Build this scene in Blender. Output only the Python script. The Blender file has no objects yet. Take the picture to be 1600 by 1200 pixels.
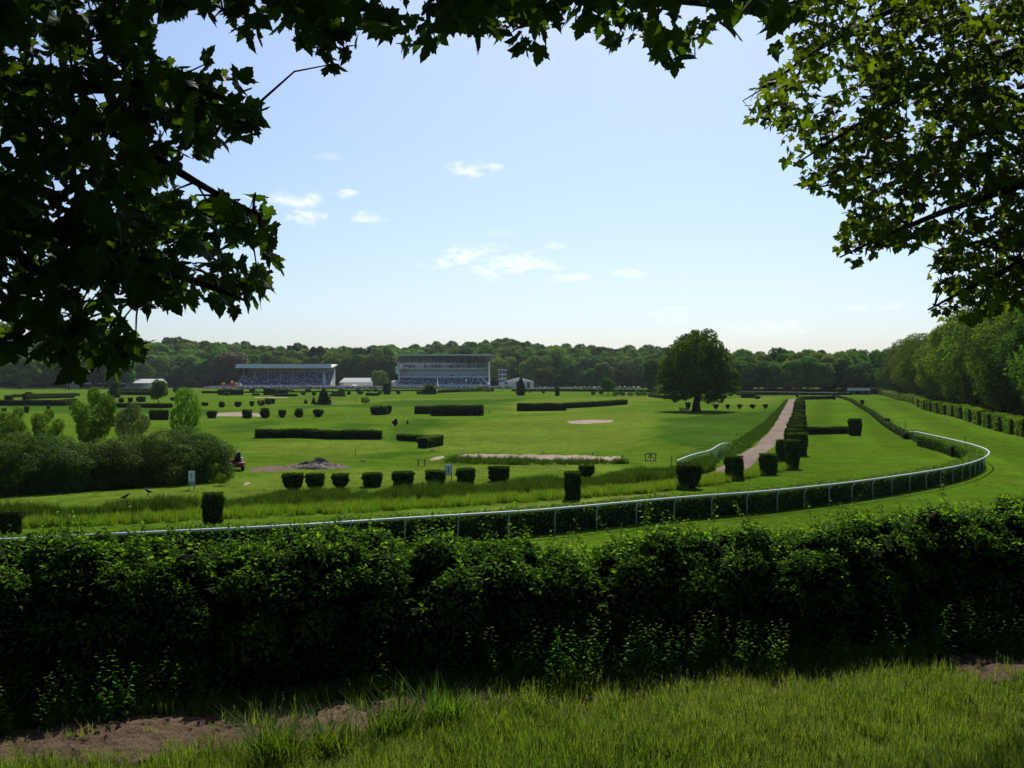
import bpy, math, random
import numpy as np
from mathutils import Vector, Matrix

# ------------------------------------------------------------------ camera, sky, sun, exposure
scene = bpy.context.scene
EYE = 7.0                       # eye height above the plain (the photographer stands on a bank)
FPX, CX, HY = 1570.0, 800.0, 596.0   # focal length, centre and horizon row in photograph pixels
cam_d = bpy.data.cameras.new("camera")
cam_d.sensor_width = 36.0
cam_d.lens = 36.0 * FPX / 1600.0
cam_d.clip_start = 0.05
cam_d.clip_end = 9000
cam = bpy.data.objects.new("camera", cam_d)
scene.collection.objects.link(cam)
cam.location = (0, 0, EYE)
cam.rotation_euler = (math.radians(90) - math.atan(4.0 / FPX), 0, 0)
scene.camera = cam

SUN_EL, SUN_AZ = math.radians(50), math.radians(9)      # azimuth measured from +Y towards +X
sun_dir = Vector((math.sin(SUN_AZ) * math.cos(SUN_EL), math.cos(SUN_AZ) * math.cos(SUN_EL), math.sin(SUN_EL)))
sun_d = bpy.data.lights.new("sun", 'SUN')
sun_d.energy = 5.0
sun_d.angle = math.radians(0.53)
sun_d.color = (1.0, 0.955, 0.87)
sun = bpy.data.objects.new("sun", sun_d)
scene.collection.objects.link(sun)
sun.location = (0, 0, 60)
sun.rotation_euler = sun_dir.to_track_quat('Z', 'Y').to_euler()

world = bpy.data.worlds.new("World")
scene.world = world
world.use_nodes = True
def build_sky():
    nt = world.node_tree; N = nt.nodes; L = nt.links
    N.clear()
    out = N.new('ShaderNodeOutputWorld'); bg = N.new('ShaderNodeBackground')
    sky = N.new('ShaderNodeTexSky'); sky.sky_type = 'NISHITA'; sky.sun_disc = False
    sky.sun_elevation = SUN_EL; sky.sun_rotation = SUN_AZ
    sky.altitude = 1000; sky.air_density = 1.0; sky.dust_density = 3.6; sky.ozone_density = 6.0
    bg.inputs['Strength'].default_value = 0.110
    tc = N.new('ShaderNodeTexCoord'); sep = N.new('ShaderNodeSeparateXYZ')
    L.new(tc.outputs['Generated'], sep.inputs[0])
    def m(op, a, b=None, c=None, clamp=False):
        n = N.new('ShaderNodeMath'); n.operation = op; n.use_clamp = clamp
        for i, v in enumerate((a, b, c)):
            if v is None: continue
            if isinstance(v, (int, float)): n.inputs[i].default_value = v
            else: L.new(v, n.inputs[i])
        return n.outputs[0]
    az = m('ARCTAN2', sep.outputs[0], sep.outputs[1])       # bearing and height of each bit of sky
    el = m('ARCSINE', sep.outputs[2])
    no = N.new('ShaderNodeTexNoise'); no.inputs['Scale'].default_value = 46; no.inputs['Detail'].default_value = 8
    no.inputs['Roughness'].default_value = 0.62
    mp = N.new('ShaderNodeMapping'); mp.inputs['Scale'].default_value = (1, 1, 2.2)
    L.new(tc.outputs['Generated'], mp.inputs[0]); L.new(mp.outputs[0], no.inputs['Vector'])
    nz = no.outputs['Fac']
    total = None
    # small fair-weather clouds: bearing and height of the middle, half sizes (degrees), strength
    clouds = [(740, 265, 44, 12, 1.0), (470, 309, 52, 14, 0.85), (534, 302, 26, 9, 0.9), (484, 343, 36, 13, 0.9),
              (576, 340, 36, 9, 0.9), (778, 364, 34, 6, 0.6), (775, 411, 100, 24, 1.0), (885, 433, 60, 8, 0.8),
              (985, 427, 36, 7, 0.8), (866, 384, 24, 7, 0.6), (1050, 494, 50, 12, 0.4), (1370, 478, 60, 8, 0.4), (515, 246, 30, 8, 0.3),
              (1190, 515, 90, 14, 0.35), (450, 310, 60, 9, 0.6)]
    for px, py, hw, hh, st in clouds:
        a0 = math.atan((px - CX) / FPX)
        e0 = math.atan((HY - py) / FPX * math.cos(a0))
        du = m('DIVIDE', m('SUBTRACT', az, a0), hw / FPX)
        dv = m('DIVIDE', m('SUBTRACT', el, e0), hh / FPX)
        r2 = m('ADD', m('MULTIPLY', du, du), m('MULTIPLY', dv, dv))
        v = m('SUBTRACT', m('ADD', m('MULTIPLY', nz, 6.5), -2.35), r2)
        v = m('MULTIPLY', m('MULTIPLY', v, 0.6, clamp=True), st)
        total = v if total is None else m('MAXIMUM', total, v)
    mix = N.new('ShaderNodeMix'); mix.data_type = 'RGBA'
    L.new(m('MULTIPLY', total, 0.72), mix.inputs[0])
    L.new(sky.outputs[0], mix.inputs[6]); mix.inputs[7].default_value = (8.6, 8.7, 8.9, 1)
    L.new(mix.outputs[2], bg.inputs['Color']); L.new(bg.outputs[0], out.inputs['Surface'])
build_sky()
scene.view_settings.view_transform = 'Standard'
scene.view_settings.look = 'None'
scene.view_settings.exposure = 0.3
scene.view_settings.gamma = 1.0
scene.render.engine = 'CYCLES'
scene.cycles.max_bounces = 5
scene.cycles.diffuse_bounces = 2
scene.cycles.glossy_bounces = 2
scene.cycles.transmission_bounces = 3
scene.cycles.transparent_max_bounces = 4
scene.cycles.volume_bounces = 0
scene.cycles.use_denoising = True
scene.cycles.denoiser = 'OPENIMAGEDENOISE'
scene.cycles.denoising_input_passes = 'RGB_ALBEDO_NORMAL'
scene.cycles.denoising_prefilter = 'ACCURATE'

# ------------------------------------------------------------------ helpers
rng = np.random.default_rng(11)
random.seed(11)
COL = scene.collection

def sm(a, b, x):
    t = np.clip((np.asarray(x, float) - a) / (b - a), 0, 1)
    return t * t * (3 - 2 * t)

HILL_X = np.array([-900, -460, -390, -300, -230, -145, -70, 0, 57, 115, 150, 240, 420, 900]) * 1.0
HILL_Z = np.array([16, 19, 18, 18, 13.5, 10, 13.5, 20, 13, 11.5, 9, 6, 6, 6]) * 1.0

def hgt(x, y):
    """height of the ground"""
    x = np.asarray(x, float); y = np.asarray(y, float)
    yp = y - 0.2 * x
    z = 4.0 * (1 - sm(13.5, 31, yp))
    z = z + 2.4 * sm(120, 680, y)
    A = 0.28 * sm(85, 140, y) * (1 - sm(480, 640, y))
    z = z + A * (np.sin(x / 17 + 1) * np.sin(y / 23 + .4) + 0.6 * np.sin(x / 31 + y / 19 + 2))
    B = sm(30, 40, y) * (1 - sm(90, 130, y))
    z = z + 0.05 * B * np.sin(x / 5.1 + .3) * np.sin(y / 7.3)
    z = z + sm(735, 960, y) * np.interp(x, HILL_X, HILL_Z)
    n = 1 - sm(13, 18, yp)
    z = z + n * 0.035 * (np.sin(x * 2.1 + y) + np.sin(y * 3.3 - x * 1.3 + 1))
    return z

def _s1(a, b, x):
    t = min(1.0, max(0.0, (x - a) / (b - a))); return t * t * (3 - 2 * t)
def hz(x, y):
    """the same height for a single point"""
    yp = y - 0.2 * x
    z = 4.0 * (1 - _s1(13.5, 31, yp)) + 2.4 * _s1(120, 680, y)
    A = 0.28 * _s1(85, 140, y) * (1 - _s1(480, 640, y))
    if A: z += A * (math.sin(x / 17 + 1) * math.sin(y / 23 + .4) + 0.6 * math.sin(x / 31 + y / 19 + 2))
    B = _s1(30, 40, y) * (1 - _s1(90, 130, y))
    if B: z += 0.05 * B * math.sin(x / 5.1 + .3) * math.sin(y / 7.3)
    if y > 735: z += _s1(735, 960, y) * float(np.interp(x, HILL_X, HILL_Z))
    n = 1 - _s1(13, 18, yp)
    if n: z += n * 0.035 * (math.sin(x * 2.1 + y) + math.sin(y * 3.3 - x * 1.3 + 1))
    return z

def G(px, py):
    """ground point seen at a photograph pixel"""
    u = (px - CX) / FPX; v = (py - HY) / FPX
    lo, d = 12.0, 12.0
    prev = 12.0
    while d < 1500:
        if EYE - v * d <= hz(u * d, d):
            lo, hi = prev, d
            for _ in range(30):
                mid = .5 * (lo + hi)
                if EYE - v * mid <= hz(u * mid, mid): hi = mid
                else: lo = mid
            return Vector((u * hi, hi, hz(u * hi, hi)))
        prev = d
        d *= 1.01
    return Vector((u * 1500, 1500, hz(u * 1500, 1500)))

def at(px, d): return Vector(((px - CX) / FPX * d, d, hz((px - CX) / FPX * d, d)))
def at3(px, py, d): return Vector(((px - CX) / FPX * d, d, EYE - (py - HY) / FPX * d))

def mesh_np(name, V, faces, mats=None, smooth=False, midx=None):
    """faces: list of int arrays (M,k)"""
    me = bpy.data.meshes.new(name)
    V = np.asarray(V, np.float32)
    if not isinstance(faces, (list, tuple)): faces = [faces]
    faces = [np.asarray(f, np.int32) for f in faces if len(f)]
    me.vertices.add(len(V)); me.vertices.foreach_set('co', V.ravel())
    nl = sum(f.size for f in faces); nf = sum(len(f) for f in faces)
    me.loops.add(nl); me.polygons.add(nf)
    me.loops.foreach_set('vertex_index', np.concatenate([f.ravel() for f in faces]))
    tot = np.concatenate([np.full(len(f), f.shape[1], np.int32) for f in faces])
    st = np.concatenate([[0], np.cumsum(tot)[:-1]]).astype(np.int32)
    me.polygons.foreach_set('loop_start', st)
    me.polygons.foreach_set('loop_total', tot)
    if midx is not None: me.polygons.foreach_set('material_index', np.asarray(midx, np.int32))
    me.polygons.foreach_set('use_smooth', np.full(nf, bool(smooth)))
    me.update(calc_edges=True)
    for mt in (mats if isinstance(mats, (list, tuple)) else [mats]):
        if mt is not None: me.materials.append(mt)
    return me

def ob(name, data, parent=None, loc=(0, 0, 0), rot=(0, 0, 0), scl=(1, 1, 1)):
    o = bpy.data.objects.new(name, data)
    COL.objects.link(o)
    if parent is not None: o.parent = parent
    o.location = loc; o.rotation_euler = rot; o.scale = scl
    return o

def tag(o, label, cat=None, group=None, kind=None):
    if label: o['label'] = label
    if cat: o['category'] = cat
    if group: o['group'] = group
    if kind: o['kind'] = kind
    return o

def thing(name, label, cat, loc=(0, 0, 0), rz=0.0, group=None, scl=(1, 1, 1)):
    o = ob(name, None, None, loc, (0, 0, rz), scl)
    o.empty_display_size = 0.2
    return tag(o, label, cat, group)

def structure(name, me, label=None):
    o = ob(name, me); o['kind'] = 'structure'
    if label: o['label'] = label
    return o

class MB:
    """collects simple solids into one mesh"""
    def __init__(s): s.v = []; s.q = []; s.t = []; s.n = 0
    def _add(s, V, Q=(), T=()):
        b = s.n; s.v.append(np.asarray(V, float)); s.n += len(V)
        for f in Q: s.q.append([b + i for i in f])
        for f in T: s.t.append([b + i for i in f])
    def box(s, x0, x1, y0, y1, z0, z1):
        s._add([(x0, y0, z0), (x1, y0, z0), (x1, y1, z0), (x0, y1, z0), (x0, y0, z1), (x1, y0, z1), (x1, y1, z1), (x0, y1, z1)],
               [(0, 3, 2, 1), (4, 5, 6, 7), (0, 1, 5, 4), (1, 2, 6, 5), (2, 3, 7, 6), (3, 0, 4, 7)])
        return s
    def hexa(s, P):
        s._add(P, [(0, 3, 2, 1), (4, 5, 6, 7), (0, 1, 5, 4), (1, 2, 6, 5), (2, 3, 7, 6), (3, 0, 4, 7)]); return s
    def tube(s, pts, r, n=8, cap=True, sx=1.0):
        pts = [Vector(p) for p in pts]
        rr = r if isinstance(r, (list, tuple)) else [r] * len(pts)
        rings = []
        for i, p in enumerate(pts):
            d = (pts[min(i + 1, len(pts) - 1)] - pts[max(i - 1, 0)]).normalized()
            a = Vector((0, 0, 1)) if abs(d.z) < .9 else Vector((0, 1, 0))
            u = d.cross(a).normalized(); w = u.cross(d)
            rings.append([p + (u * math.cos(2 * math.pi * k / n) * sx + w * math.sin(2 * math.pi * k / n)) * rr[i] for k in range(n)])
        V = [q for r_ in rings for q in r_]; Q = []
        for i in range(len(pts) - 1):
            for k in range(n):
                Q.append((i * n + k, i * n + (k + 1) % n, (i + 1) * n + (k + 1) % n, (i + 1) * n + k))
        T = []
        if cap:
            V = V + [pts[0], pts[-1]]; c0 = len(V) - 2
            for k in range(n):
                T.append((c0, (k + 1) % n, k)); T.append((c0 + 1, (len(pts) - 1) * n + k, (len(pts) - 1) * n + (k + 1) % n))
        s._add(V, Q, T); return s
    def lathe(s, prof, n=12, c=(0, 0, 0)):
        V = []; Q = []
        for r, z in prof:
            for k in range(n):
                a = 2 * math.pi * k / n; V.append((c[0] + r * math.cos(a), c[1] + r * math.sin(a), c[2] + z))
        for i in range(len(prof) - 1):
            for k in range(n): Q.append((i * n + k, i * n + (k + 1) % n, (i + 1) * n + (k + 1) % n, (i + 1) * n + k))
        s._add(V, Q); return s
    def poly(s, V):
        if len(V) == 4: s._add(V, [(0, 1, 2, 3)])
        else: s._add(V, [], [(0, i, i + 1) for i in range(1, len(V) - 1)])
        return s
    def mesh(s, name, mat, smooth=False):
        f = []
        if s.q: f.append(np.array(s.q))
        if s.t: f.append(np.array(s.t))
        return mesh_np(name, np.concatenate(s.v), f, mat, smooth)
    def build(s, name, mat, parent=None, loc=(0, 0, 0), rot=(0, 0, 0), smooth=False):
        return ob(name, s.mesh(name, mat, smooth), parent, loc, rot)

# ------------------------------------------------------------------ materials
def nodes_of(m):
    m.use_nodes = True
    nt = m.node_tree; nt.nodes.clear()
    return nt, nt.nodes, nt.links

def leaf_mat(name, c1, c2, transl=0.35, rough=0.5, spec=0.3, tcol=None, objvar=0.25):
    m = bpy.data.materials.new(name); nt, N, L = nodes_of(m)
    out = N.new('ShaderNodeOutputMaterial')
    geo = N.new('ShaderNodeNewGeometry'); oi = N.new('ShaderNodeObjectInfo')
    mix = N.new('ShaderNodeMix'); mix.data_type = 'RGBA'
    L.new(geo.outputs['Random Per Island'], mix.inputs[0])
    c1 = [v * .95 for v in c1]; c2 = [v * 1.05 for v in c2]
    mix.inputs[6].default_value = (*c1, 1); mix.inputs[7].default_value = (*c2, 1)
    hsv = N.new('ShaderNodeHueSaturation')
    L.new(mix.outputs[2], hsv.inputs['Color'])
    mr = N.new('ShaderNodeMapRange'); mr.inputs[3].default_value = 1 - objvar; mr.inputs[4].default_value = 1 + objvar
    L.new(oi.outputs['Random'], mr.inputs[0]); L.new(mr.outputs[0], hsv.inputs['Value'])
    mh = N.new('ShaderNodeMapRange'); mh.inputs[3].default_value = 0.5 - objvar * 0.09; mh.inputs[4].default_value = 0.5 + objvar * 0.06
    ml = N.new('ShaderNodeMath'); ml.operation = 'MULTIPLY'; ml.inputs[1].default_value = 7.31
    fr = N.new('ShaderNodeMath'); fr.operation = 'FRACT'
    L.new(oi.outputs['Random'], ml.inputs[0]); L.new(ml.outputs[0], fr.inputs[0]); L.new(fr.outputs[0], mh.inputs[0]); L.new(mh.outputs[0], hsv.inputs['Hue'])
    p = N.new('ShaderNodeBsdfPrincipled'); p.inputs['Roughness'].default_value = rough
    p.inputs['Specular IOR Level'].default_value = spec * .32
    L.new(hsv.outputs[0], p.inputs['Base Color'])
    tr = N.new('ShaderNodeBsdfTranslucent')
    tm = N.new('ShaderNodeMix'); tm.data_type = 'RGBA'; tm.blend_type = 'MULTIPLY'; tm.inputs[0].default_value = 1
    L.new(hsv.outputs[0], tm.inputs[6]); tm.inputs[7].default_value = (*(tcol or (1.6, 1.5, 0.5)), 1)
    L.new(tm.outputs[2], tr.inputs['Color'])
    ms = N.new('ShaderNodeMixShader'); ms.inputs[0].default_value = transl
    L.new(p.outputs[0], ms.inputs[1]); L.new(tr.outputs[0], ms.inputs[2]); L.new(ms.outputs[0], out.inputs['Surface'])
    return m

def solid(name, c, rough=0.7, spec=0.3, var=0.15, scale=8.0, metal=0.0, bump=0.0):
    m = bpy.data.materials.new(name); nt, N, L = nodes_of(m)
    out = N.new('ShaderNodeOutputMaterial'); p = N.new('ShaderNodeBsdfPrincipled')
    p.inputs['Roughness'].default_value = rough; p.inputs['Specular IOR Level'].default_value = spec; p.inputs['Metallic'].default_value = metal
    tc = N.new('ShaderNodeTexCoord'); no = N.new('ShaderNodeTexNoise'); no.inputs['Scale'].default_value = scale; no.inputs['Detail'].default_value = 5
    L.new(tc.outputs['Object'], no.inputs['Vector'])
    mix = N.new('ShaderNodeMix'); mix.data_type = 'RGBA'
    mix.inputs[6].default_value = (*[v * (1 - var) for v in c], 1); mix.inputs[7].default_value = (*[min(1, v * (1 + var)) for v in c], 1)
    L.new(no.outputs['Fac'], mix.inputs[0]); L.new(mix.outputs[2], p.inputs['Base Color'])
    if bump:
        b = N.new('ShaderNodeBump'); b.inputs['Strength'].default_value = bump; b.inputs['Distance'].default_value = 0.05
        L.new(no.outputs['Fac'], b.inputs['Height']); L.new(b.outputs[0], p.inputs['Normal'])
    L.new(p.outputs[0], out.inputs['Surface'])
    return m

def soil_mat(name, c1, c2, scale=6.0, bump=0.6, dist=0.06):
    m = bpy.data.materials.new(name); nt, N, L = nodes_of(m)
    out = N.new('ShaderNodeOutputMaterial'); p = N.new('ShaderNodeBsdfPrincipled'); p.inputs['Roughness'].default_value = 0.95
    p.inputs['Specular IOR Level'].default_value = 0.1
    tc = N.new('ShaderNodeTexCoord')
    no = N.new('ShaderNodeTexNoise'); no.inputs['Scale'].default_value = scale; no.inputs['Detail'].default_value = 9; no.inputs['Roughness'].default_value = 0.7
    n2 = N.new('ShaderNodeTexNoise'); n2.inputs['Scale'].default_value = scale * .13; n2.inputs['Detail'].default_value = 4
    L.new(tc.outputs['Object'], no.inputs['Vector']); L.new(tc.outputs['Object'], n2.inputs['Vector'])
    ad = N.new('ShaderNodeMath'); ad.operation = 'ADD'; L.new(no.outputs['Fac'], ad.inputs[0]); L.new(n2.outputs['Fac'], ad.inputs[1])
    mr = N.new('ShaderNodeMapRange'); mr.inputs[1].default_value = 0.7; mr.inputs[2].default_value = 1.3; L.new(ad.outputs[0], mr.inputs[0])
    mix = N.new('ShaderNodeMix'); mix.data_type = 'RGBA'; mix.inputs[6].default_value = (*c1, 1); mix.inputs[7].default_value = (*c2, 1)
    L.new(mr.outputs[0], mix.inputs[0]); L.new(mix.outputs[2], p.inputs['Base Color'])
    b = N.new('ShaderNodeBump'); b.inputs['Strength'].default_value = bump; b.inputs['Distance'].default_value = dist
    L.new(no.outputs['Fac'], b.inputs['Height']); L.new(b.outputs[0], p.inputs['Normal']); L.new(p.outputs[0], out.inputs['Surface'])
    return m

def ground_mat():
    m = bpy.data.materials.new('turf'); nt, N, L = nodes_of(m)
    out = N.new('ShaderNodeOutputMaterial'); p = N.new('ShaderNodeBsdfPrincipled'); p.inputs['Roughness'].default_value = 0.9
    p.inputs['Specular IOR Level'].default_value = 0.0
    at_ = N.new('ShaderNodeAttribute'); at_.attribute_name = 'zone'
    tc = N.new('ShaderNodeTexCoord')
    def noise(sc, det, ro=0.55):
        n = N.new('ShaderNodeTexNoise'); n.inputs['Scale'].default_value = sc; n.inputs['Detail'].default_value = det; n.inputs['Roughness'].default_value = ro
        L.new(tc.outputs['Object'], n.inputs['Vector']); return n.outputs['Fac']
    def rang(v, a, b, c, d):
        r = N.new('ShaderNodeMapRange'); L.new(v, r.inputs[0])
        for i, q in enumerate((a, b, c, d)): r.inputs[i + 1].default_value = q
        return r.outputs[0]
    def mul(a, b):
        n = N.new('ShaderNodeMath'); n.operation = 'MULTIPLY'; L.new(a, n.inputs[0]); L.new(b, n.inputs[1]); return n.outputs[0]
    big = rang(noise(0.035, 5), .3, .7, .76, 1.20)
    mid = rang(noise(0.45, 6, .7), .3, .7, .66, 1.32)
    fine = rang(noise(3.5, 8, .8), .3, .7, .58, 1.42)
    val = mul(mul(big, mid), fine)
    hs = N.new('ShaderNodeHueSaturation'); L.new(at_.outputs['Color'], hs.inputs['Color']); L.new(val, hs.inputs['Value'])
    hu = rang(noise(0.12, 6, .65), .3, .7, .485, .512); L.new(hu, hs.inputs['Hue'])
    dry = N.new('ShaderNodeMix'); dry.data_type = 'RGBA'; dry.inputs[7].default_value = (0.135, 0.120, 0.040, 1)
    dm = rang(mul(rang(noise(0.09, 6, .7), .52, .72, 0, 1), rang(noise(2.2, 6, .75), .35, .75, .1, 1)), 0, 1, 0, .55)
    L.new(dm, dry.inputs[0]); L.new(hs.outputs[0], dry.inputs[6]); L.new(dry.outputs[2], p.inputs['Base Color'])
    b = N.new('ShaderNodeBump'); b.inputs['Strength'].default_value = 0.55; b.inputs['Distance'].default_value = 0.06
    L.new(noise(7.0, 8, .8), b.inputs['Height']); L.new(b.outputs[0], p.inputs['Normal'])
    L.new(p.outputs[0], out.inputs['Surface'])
    return m

M = {}
M['turf'] = ground_mat()
M['dirt'] = soil_mat('dirt', (0.058, 0.037, 0.024), (0.165, 0.112, 0.075), 9, 1.0, .07)
M['sand'] = soil_mat('sand', (0.14, 0.105, 0.075), (0.32, 0.25, 0.18), 3, .5)
M['spoil'] = soil_mat('spoil', (0.05, 0.036, 0.026), (0.24, 0.20, 0.16), 1.6, 1.0, .2)
M['bark'] = soil_mat('bark', (0.018, 0.014, 0.010), (0.055, 0.042, 0.030), 14, 1.0, .03)
M['yew'] = leaf_mat('yew', (0.016, 0.036, 0.006), (0.050, 0.100, 0.012), .28, .8, .04)
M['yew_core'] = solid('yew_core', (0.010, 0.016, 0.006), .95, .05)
M['hornbeam'] = leaf_mat('hornbeam', (0.050, 0.105, 0.012), (0.105, 0.19, 0.024), .40, .6, .12)
M['hedge_leaf'] = leaf_mat('hedge_leaf', (0.026, 0.082, 0.007), (0.100, 0.205, 0.016), .55, .6, .06, (1.65, 1.65, .5))
M['limehedge'] = leaf_mat('limehedge', (0.052, 0.110, 0.013), (0.098, 0.170, 0.023), .45, .7, .05)  # paler leaves: light on the serrated hedge faces put into the colour
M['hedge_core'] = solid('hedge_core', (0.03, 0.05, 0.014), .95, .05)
M['side_leaf'] = leaf_mat('side_leaf', (0.042, 0.084, 0.008), (0.112, 0.175, 0.015), .34, .8, .03, None, .5)  # wood leaf copy darkened: unlit side of these trees put into the colour
M['maple'] = leaf_mat('maple', (0.020, 0.042, 0.008), (0.052, 0.092, 0.014), .42, .5, .2, (1.9, 2.0, .4))  # darker copy: shade on the left maple put into the leaf colour
M['maple_lit'] = leaf_mat('maple_lit', (0.026, 0.055, 0.007), (0.078, 0.130, 0.015), .52, .5, .2, (1.9, 1.9, .4))  # paler copy: better light on the right maple put into the leaf colour
M['wood_leaf'] = leaf_mat('wood_leaf', (0.044, 0.096, 0.015), (0.115, 0.200, 0.028), .34, .8, .03, (1.3, 1.5, .5), .55)
M['oak_leaf'] = leaf_mat('oak_leaf', (0.020, 0.066, 0.007), (0.066, 0.145, 0.013), .46, .7, .05)
M['pine_leaf'] = leaf_mat('pine_leaf', (0.012, 0.030, 0.014), (0.028, 0.055, 0.024), .12, .7, .15)
M['willow_leaf'] = leaf_mat('willow_leaf', (0.022, 0.050, 0.009), (0.070, 0.120, 0.024), .35, .6, .1)
M['sapling_leaf'] = leaf_mat('sapling_leaf', (0.042, 0.100, 0.008), (0.092, 0.175, 0.014), .42, .6, .08)
M['grey_leaf'] = leaf_mat('grey_leaf', (0.045, 0.075, 0.026), (0.090, 0.125, 0.052), .3, .6, .08)
M['purple_leaf'] = leaf_mat('purple_leaf', (0.05, 0.012, 0.014), (0.10, 0.03, 0.03), .3, .5, .3, (1.6, .6, .5))
M['chestnut_leaf'] = leaf_mat('chestnut_leaf', (0.035, 0.055, 0.02), (0.12, 0.10, 0.07), .25, .6, .2)
M['grass'] = leaf_mat('grass', (0.072, 0.138, 0.015), (0.150, 0.220, 0.036), .5, .6, .1, (1.4, 1.4, .5), .3)
M['grass_dark'] = leaf_mat('grass_dark', (0.046, 0.100, 0.014), (0.105, 0.170, 0.030), .45, .6, .1, (1.4, 1.4, .5), .3)
M['grass_seed'] = leaf_mat('grass_seed', (0.14, 0.18, 0.055), (0.24, 0.27, 0.10), .4, .7, .1, (1.3, 1.3, .6), .2)
M['weed'] = leaf_mat('weed', (0.018, 0.048, 0.007), (0.052, 0.100, 0.014), .35, .7, .05, None, .3)
M['rough_blade'] = leaf_mat('rough_blade', (0.058, 0.135, 0.011), (0.120, 0.208, 0.022), .48, .7, .05, None, .3)
M['tuft'] = leaf_mat('tuft', (0.035, 0.085, 0.010), (0.085, 0.155, 0.022), .45, .6, .1, None, .2)
M['white'] = solid('white_paint', (0.50, 0.51, 0.50), .55, .25, .16, 2)
M['tent'] = leaf_mat('tent_cloth', (0.72, 0.72, 0.72), (0.76, 0.76, 0.76), .45, .8, .1, (1, 1, 1), .02)
M['cream'] = solid('cream_render', (0.66, 0.66, 0.62), .8, .2, .12, .6)
M['concrete'] = solid('concrete', (0.33, 0.33, 0.31), .85, .2, .15, .8)
M['roof_light'] = solid('roof_sheet', (0.55, 0.54, 0.50), .6, .3, .1, .7)
M['roof_dark'] = solid('roof_underside', (0.24, 0.25, 0.26), .8, .2, .15, .5)
M['steel'] = solid('grey_steel', (0.34, 0.36, 0.37), .45, .5, .08, 4)
M['dark_metal'] = solid('dark_metal', (0.03, 0.03, 0.032), .5, .4, .1, 6)
M['seat_blue'] = solid('seat_blue', (0.09, 0.12, 0.20), .7, .2, .2, .6)
M['glass'] = solid('window_glass', (0.05, 0.07, 0.09), .12, .6, .2, .5)
M['wood'] = solid('weathered_wood', (0.11, 0.085, 0.045), .85, .15, .25, 12)
M['red'] = solid('red_paint', (0.14, 0.012, 0.012), .4, .5, .1, 6)
M['orange'] = solid('orange_cloth', (0.75, 0.12, 0.02), .7, .2, .08, 6)
M['yellow'] = solid('yellow_vinyl', (0.75, 0.45, 0.05), .5, .3, .08, 2)
M['blue'] = solid('blue_cloth', (0.10, 0.18, 0.42), .6, .3, .1, 2)
M['black'] = solid('black_rubber', (0.015, 0.015, 0.016), .7, .3, .1, 8)
M['panel_grey'] = solid('panel_grey', (0.20, 0.24, 0.25), .6, .3, .1, 5)
M['emblem'] = solid('emblem_green', (0.28, 0.33, 0.12), .6, .3, .08, 8)
M['sign_white'] = solid('sign_white', (0.66, 0.68, 0.62), .5, .4, .06, 6)
M['banner'] = solid('banner_cloth', (0.66, 0.70, 0.72), .6, .3, .12, .8)
CAR = [solid('car_paint_%s' % n, c, .25, .6, .03, 2) for n, c in
       (('white', (.75, .75, .76)), ('silver', (.45, .46, .48)), ('blue', (.05, .09, .2)), ('black', (.02, .02, .022)), ('red', (.25, .02, .02)))]
# ------------------------------------------------------------------ foliage generators
def unit(a):
    a = np.asarray(a, float)
    return a / np.maximum(np.linalg.norm(a, axis=-1, keepdims=True), 1e-9)

def rdir(r, n): return unit(r.normal(size=(n, 3)))

def frames(nrm, tan):
    """rotation matrices with columns (side, tangent, normal)"""
    nrm = unit(nrm); tan = tan - nrm * (tan * nrm).sum(-1, keepdims=True)
    tan = unit(tan); side = np.cross(tan, nrm)
    return np.stack([side, tan, nrm], -1)

def bake(TV, TF, R, s, t):
    """many copies of one small template as plain vertex and face arrays"""
    TV = np.asarray(TV, float); n = len(t)
    s = np.asarray(s, float).reshape(n, -1)
    if s.shape[1] == 1: s = np.repeat(s, 3, 1)
    V = np.einsum('nij,nvj->nvi', R, TV[None] * s[:, None, :]) + np.asarray(t)[:, None, :]
    F = np.asarray(TF)[None] + (np.arange(n) * len(TV))[:, None, None]
    return V.reshape(-1, 3), F.reshape(-1, np.asarray(TF).shape[1])

# a leaf tuft (quad), a folded leaf, a maple leaf; all with their base at the origin, pointing along +y
QUAD_V = [(-.32, 0, 0), (.10, -.06, .02), (.34, .45, -.03), (.05, 1, 0), (-.38, .5, .03)]
QUAD_F = [(0, 1, 2, 3, 4)]
LEAF_V = [(0, 0, 0), (.26, .38, -.07), (0, 1, -.1), (-.26, .38, -.07), (0, .45, .05)]
LEAF_F = [(0, 1, 4), (1, 2, 4), (2, 3, 4), (3, 0, 4)]
_half = [(.06, -.05), (.22, -.13), (.38, -.10), (.36, .02), (.40, .08), (.55, .12), (.50, .24), (.62, .42), (.45, .42), (.36, .50), (.25, .44),
         (.29, .60), (.21, .70), (.17, .82), (.07, .94)]
MAPLE_O = [(0, .02)] + _half + [(0, 1.08)] + [(-x, y) for x, y in reversed(_half)]
_half2 = [(.22, -.13), (.38, -.10), (.38, .05), (.55, .12), (.62, .42), (.25, .44), (.29, .60), (.17, .82)]
MAPLE_S = [(0, .02)] + _half2 + [(0, 1.08)] + [(-x, y) for x, y in reversed(_half2)]
def maple_template(fold, droop, O=None):
    MAPLE_O = O or globals()['MAPLE_O']
    V = [(0, .32, .03)] + [(x, y, -fold * abs(x) - droop * y * y + .03 * math.sin(9 * x + 7 * y)) for x, y in MAPLE_O]
    n = len(MAPLE_O)
    return np.array(V), np.array([(0, 1 + (i + 1) % n, 1 + i) for i in range(n)])

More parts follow.
